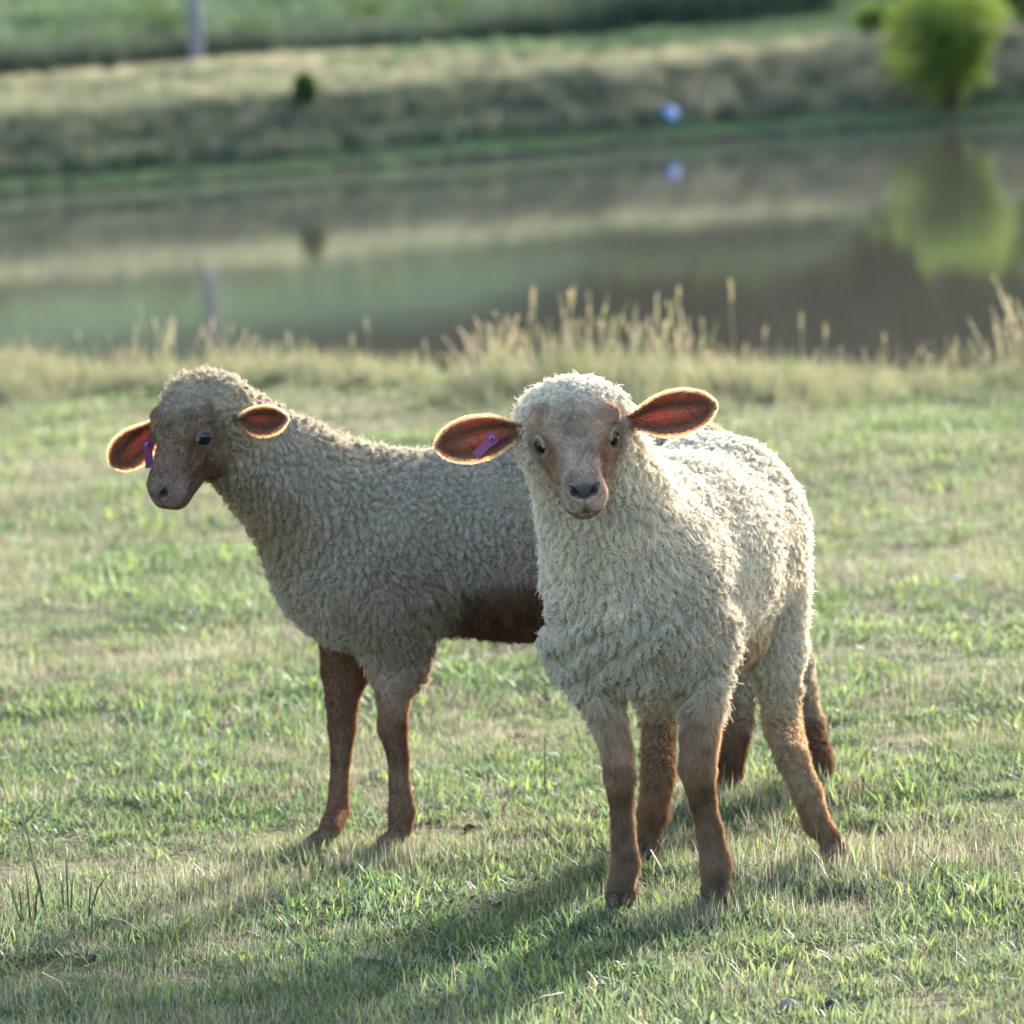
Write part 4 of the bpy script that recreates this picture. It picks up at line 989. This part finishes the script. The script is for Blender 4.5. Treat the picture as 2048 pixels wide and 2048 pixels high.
earBr = dict(root=OB + xB * .050 * sB - yB * .020 + zB * .006, axis=at(222, 935, 8.50) - (OB + xB * .050 * sB - yB * .020 + zB * .006), wdir=np.array([0, 0, 1.0]), inner=np.array([.15, -1, .05]), L=.118, W=.029, curl=.5, side=-1)
earBl = dict(root=at(468, 832, 8.42), axis=at(556, 842, 8.385) - at(468, 832, 8.42), wdir=np.array([0, 0, 1.0]), inner=np.array([-.25, -1, -.35]), L=.078, W=.026, curl=.9, side=1)
for e in (earBr, earBl): e['cin'] = cinB; e['cout'] = coutB
ersB = build_lamb(rootB, hpB + bpB, (OB, xB, yB, zB, sB, head_paint(palB)), [earBr, earBl], (.0118), .0100, 301, 200000, 120000)
for sx in (-1, 1):
    V, F = ball_mesh(OB + sB * (xB * sx * .0432 + yB * .0185 + zB * .0035), .0138 * sB); mesh_obj('eye', V, F, m_eye, rootB)
eV, eF, inn, ST, ax, iv, wd, ec = ersB[0]
tcen = at(297, 908, 8.46); near_i = np.argmin(np.linalg.norm((eV - tcen)[:, [0, 2]], axis=1) + (inn == 0))
ear_tag(at(297, 908, float(eV[near_i][1]) - .008), at(295, 885, 8.46) - at(299, 935, 8.46), np.array([.1, -1, .1]), rootB, .042, .0125)

# ------------------------------------------------------------------ small things in the turf
def lump(name, u, v, rad, mat, label, cat, group=None, seed=0, squash=.65):
    c = gr(u, v); c[2] = float(ground_z(np.array([c[0]]), np.array([c[1]]))[0]); V, F = ball_mesh((0, 0, 0), 1.0, 14, 10)
    V = V * (1 + .22 * fbm(V * 1.7 + seed * 3.1, seed, 3))[:, None] * np.array([rad, rad * .8, rad * squash]); V = V + c + np.array([0, 0, rad * squash * .55])
    o = mesh_obj(name, V - c, F, mat); o.location = c; tag(o, label, cat, group); return o
m_stone = simple('pale_stone', (.62, .60, .56), .8, .2, .2, 80, .4); m_dung = simple('dung', (.045, .035, .028), .9, .15, .3, 120, .6); m_clod = simple('grey_clod', (.24, .21, .19), .9, .1, .3, 90, .6)
lump('stone', 1105, 1494, .011, m_stone, 'white pebble lying in the turf between the two lambs', 'stone', None, 1)
lump('stone', 370, 1432, .012, m_stone, 'white pebble in the turf left of the farther lamb', 'stone', None, 2)
lump('stone', 1915, 1165, .014, m_stone, 'white pebble far back in the turf at the right', 'stone', None, 3)
lump('dung', 1040, 1450, .011, m_dung, 'black dropping in the turf right of the farther lamb, under its belly', 'dung', None, 4)
lump('dung', 978, 1496, .010, m_dung, 'dark dropping behind the fore legs of the farther lamb', 'dung', None, 5)
lump('dung', 940, 1654, .011, m_dung, 'dark dropping in the turf between both lambs fore feet', 'dung', None, 6)
lump('soil_clod', 748, 1547, .015, m_clod, 'grey clod of earth between the farther lamb fore legs', 'clod', None, 7)
lump('soil_clod', 1574, 1994, .013, m_clod, 'grey matted clod at the bottom edge, left of its twin', 'clod', None, 8)
lump('soil_clod', 1660, 1998, .013, m_dung, 'dark matted clod at the bottom edge below the lamb hind foot', 'clod', None, 9)
lump('soil_clod', 330, 1840, .013, m_clod, 'dark bare clod in the shaded turf at lower left', 'clod', None, 10)

m_rush = simple('rush_stalk', (.045, .085, .045), .45, .4, .2, 50)
def rush(u, v, tips, label):
    c = gr(u, v); c[2] = float(ground_z(np.array([c[0]]), np.array([c[1]]))[0]); root = empty('rush_plant', c, label, 'rush')
    for (bu, bv, tu, tv) in tips:
        b0 = gr(bu, bv); tp = at(tu, tv, b0[1] + random.uniform(-.03, .03)); m1 = b0 * .5 + tp * .5 + np.array([0, 0, .01])
        V, F = tube([b0 - (0, 0, .01), m1, tp], [.0015, .0014, .0005], 6); mesh_obj('stalk', V, F, m_rush, root)
rush(70, 1850, [(88, 1812, 26, 1560), (50, 1862, 0, 1735), (45, 1850, 38, 1775), (62, 1855, 50, 1720), (68, 1850, 80, 1760), (95, 1840, 60, 1700)], 'dark rush plant with the tallest thin stalk at the left edge')
rush(137, 1822, [(136, 1824, 132, 1684), (140, 1826, 150, 1740), (128, 1822, 120, 1745)], 'dark upright rush plant in the middle of the three at lower left')
rush(175, 1838, [(172, 1838, 221, 1742), (176, 1842, 186, 1750), (184, 1876, 185, 1800)], 'dark rush plant with a stalk leaning right at lower left')
m_straw = simple('straw', (.46, .38, .26), .7, .25, .2, 60)
def stem(name, pts, rad, mat, label, cat):
    P = [np.asarray(p, float) for p in pts]; V, F = tube(P, list(np.linspace(rad, rad * .5, len(P))), 6)
    o = mesh_obj(name, V - P[0], F, mat); o.location = P[0]; return tag(o, label, cat)
def lay(u, v, h=.015): return gr(u, v) + np.array([0, 0, h * .6])
stem('straw', [lay(1303, 1724, .03), lay(1320, 1752, .028), lay(1332, 1772, .02)], .0013, m_straw, 'pale straw in the turf just right of the nearer lamb left-hand fore foot', 'straw')
stem('straw', [lay(200, 1842), lay(250, 1858, .02), lay(300, 1880, .004)], .0009, m_straw, 'long pale straw lying across the turf at lower left', 'straw')
stem('straw', [lay(85, 1958), lay(120, 1980, .02), lay(140, 2005, .004)], .0008, m_straw, 'pale straw lying near the bottom left corner', 'straw')
stem('twig', [lay(1052, 2032), lay(1085, 2012, .02), lay(1128, 1990, .006)], .0015, m_twig, 'dark twig lying in the turf at the bottom edge', 'twig')
stem('twig', [lay(1830, 1895), lay(1880, 1882, .02), lay(1950, 1895, .006)], .0008, m_straw, 'thin pale twig curved over the turf at lower right', 'twig')
stem('dry_stem', [gr(1090, 1570), at(1090, 1520, gr(1090, 1570)[1]), at(1089, 1468, gr(1090, 1570)[1])], .0014, m_twig, 'thin dark upright stem between the lambs legs', 'stem')
stem('dry_stem', [gr(1910, 1800), at(1904, 1760, gr(1910, 1800)[1]), at(1832, 1690, gr(1910, 1800)[1])], .0012, m_twig, 'thin dark stem leaning left at the lower right', 'stem')
# bits of plant caught in the nearer lamb's fleece
stem('caught_stem', [at(1262, 896, 7.80), at(1282, 910, 7.79), at(1290, 925, 7.79), at(1287, 945, 7.80)], .0009, m_twig, 'thin dark curved stem caught in the fleece below the lamb ear', 'stem')
stem('caught_stem', [at(1478, 1440, 8.2), at(1490, 1438, 8.19), at(1505, 1446, 8.19), at(1514, 1453, 8.19)], .0014, m_twig, 'black bent stem sticking out from the nearer lamb groin', 'stem')
# red flower
fc = gr(1904, 1085); root = empty('red_flower', fc, 'small red flower in the pasture at the far right', 'flower')
V, F = tube([fc, fc + (0, 0, .03)], [.001, .001], 5); mesh_obj('stem', V, F, m_rush, root)
m_red = simple('red_petal', (.62, .10, .09), .6, .2)
for k in range(6):
    a = k * math.pi / 3; d = np.array([math.cos(a), math.sin(a), .5]); s_ = np.array([-math.sin(a), math.cos(a), 0]); c = fc + (0, 0, .03)
    mesh_obj('petal', [c, c + d * .006 - s_ * .004, c + d * .011, c + d * .006 + s_ * .004, c + d * .006 + (0, 0, .002)], [(0, 1, 4), (1, 2, 4), (2, 3, 4), (3, 0, 4)], m_red, root)
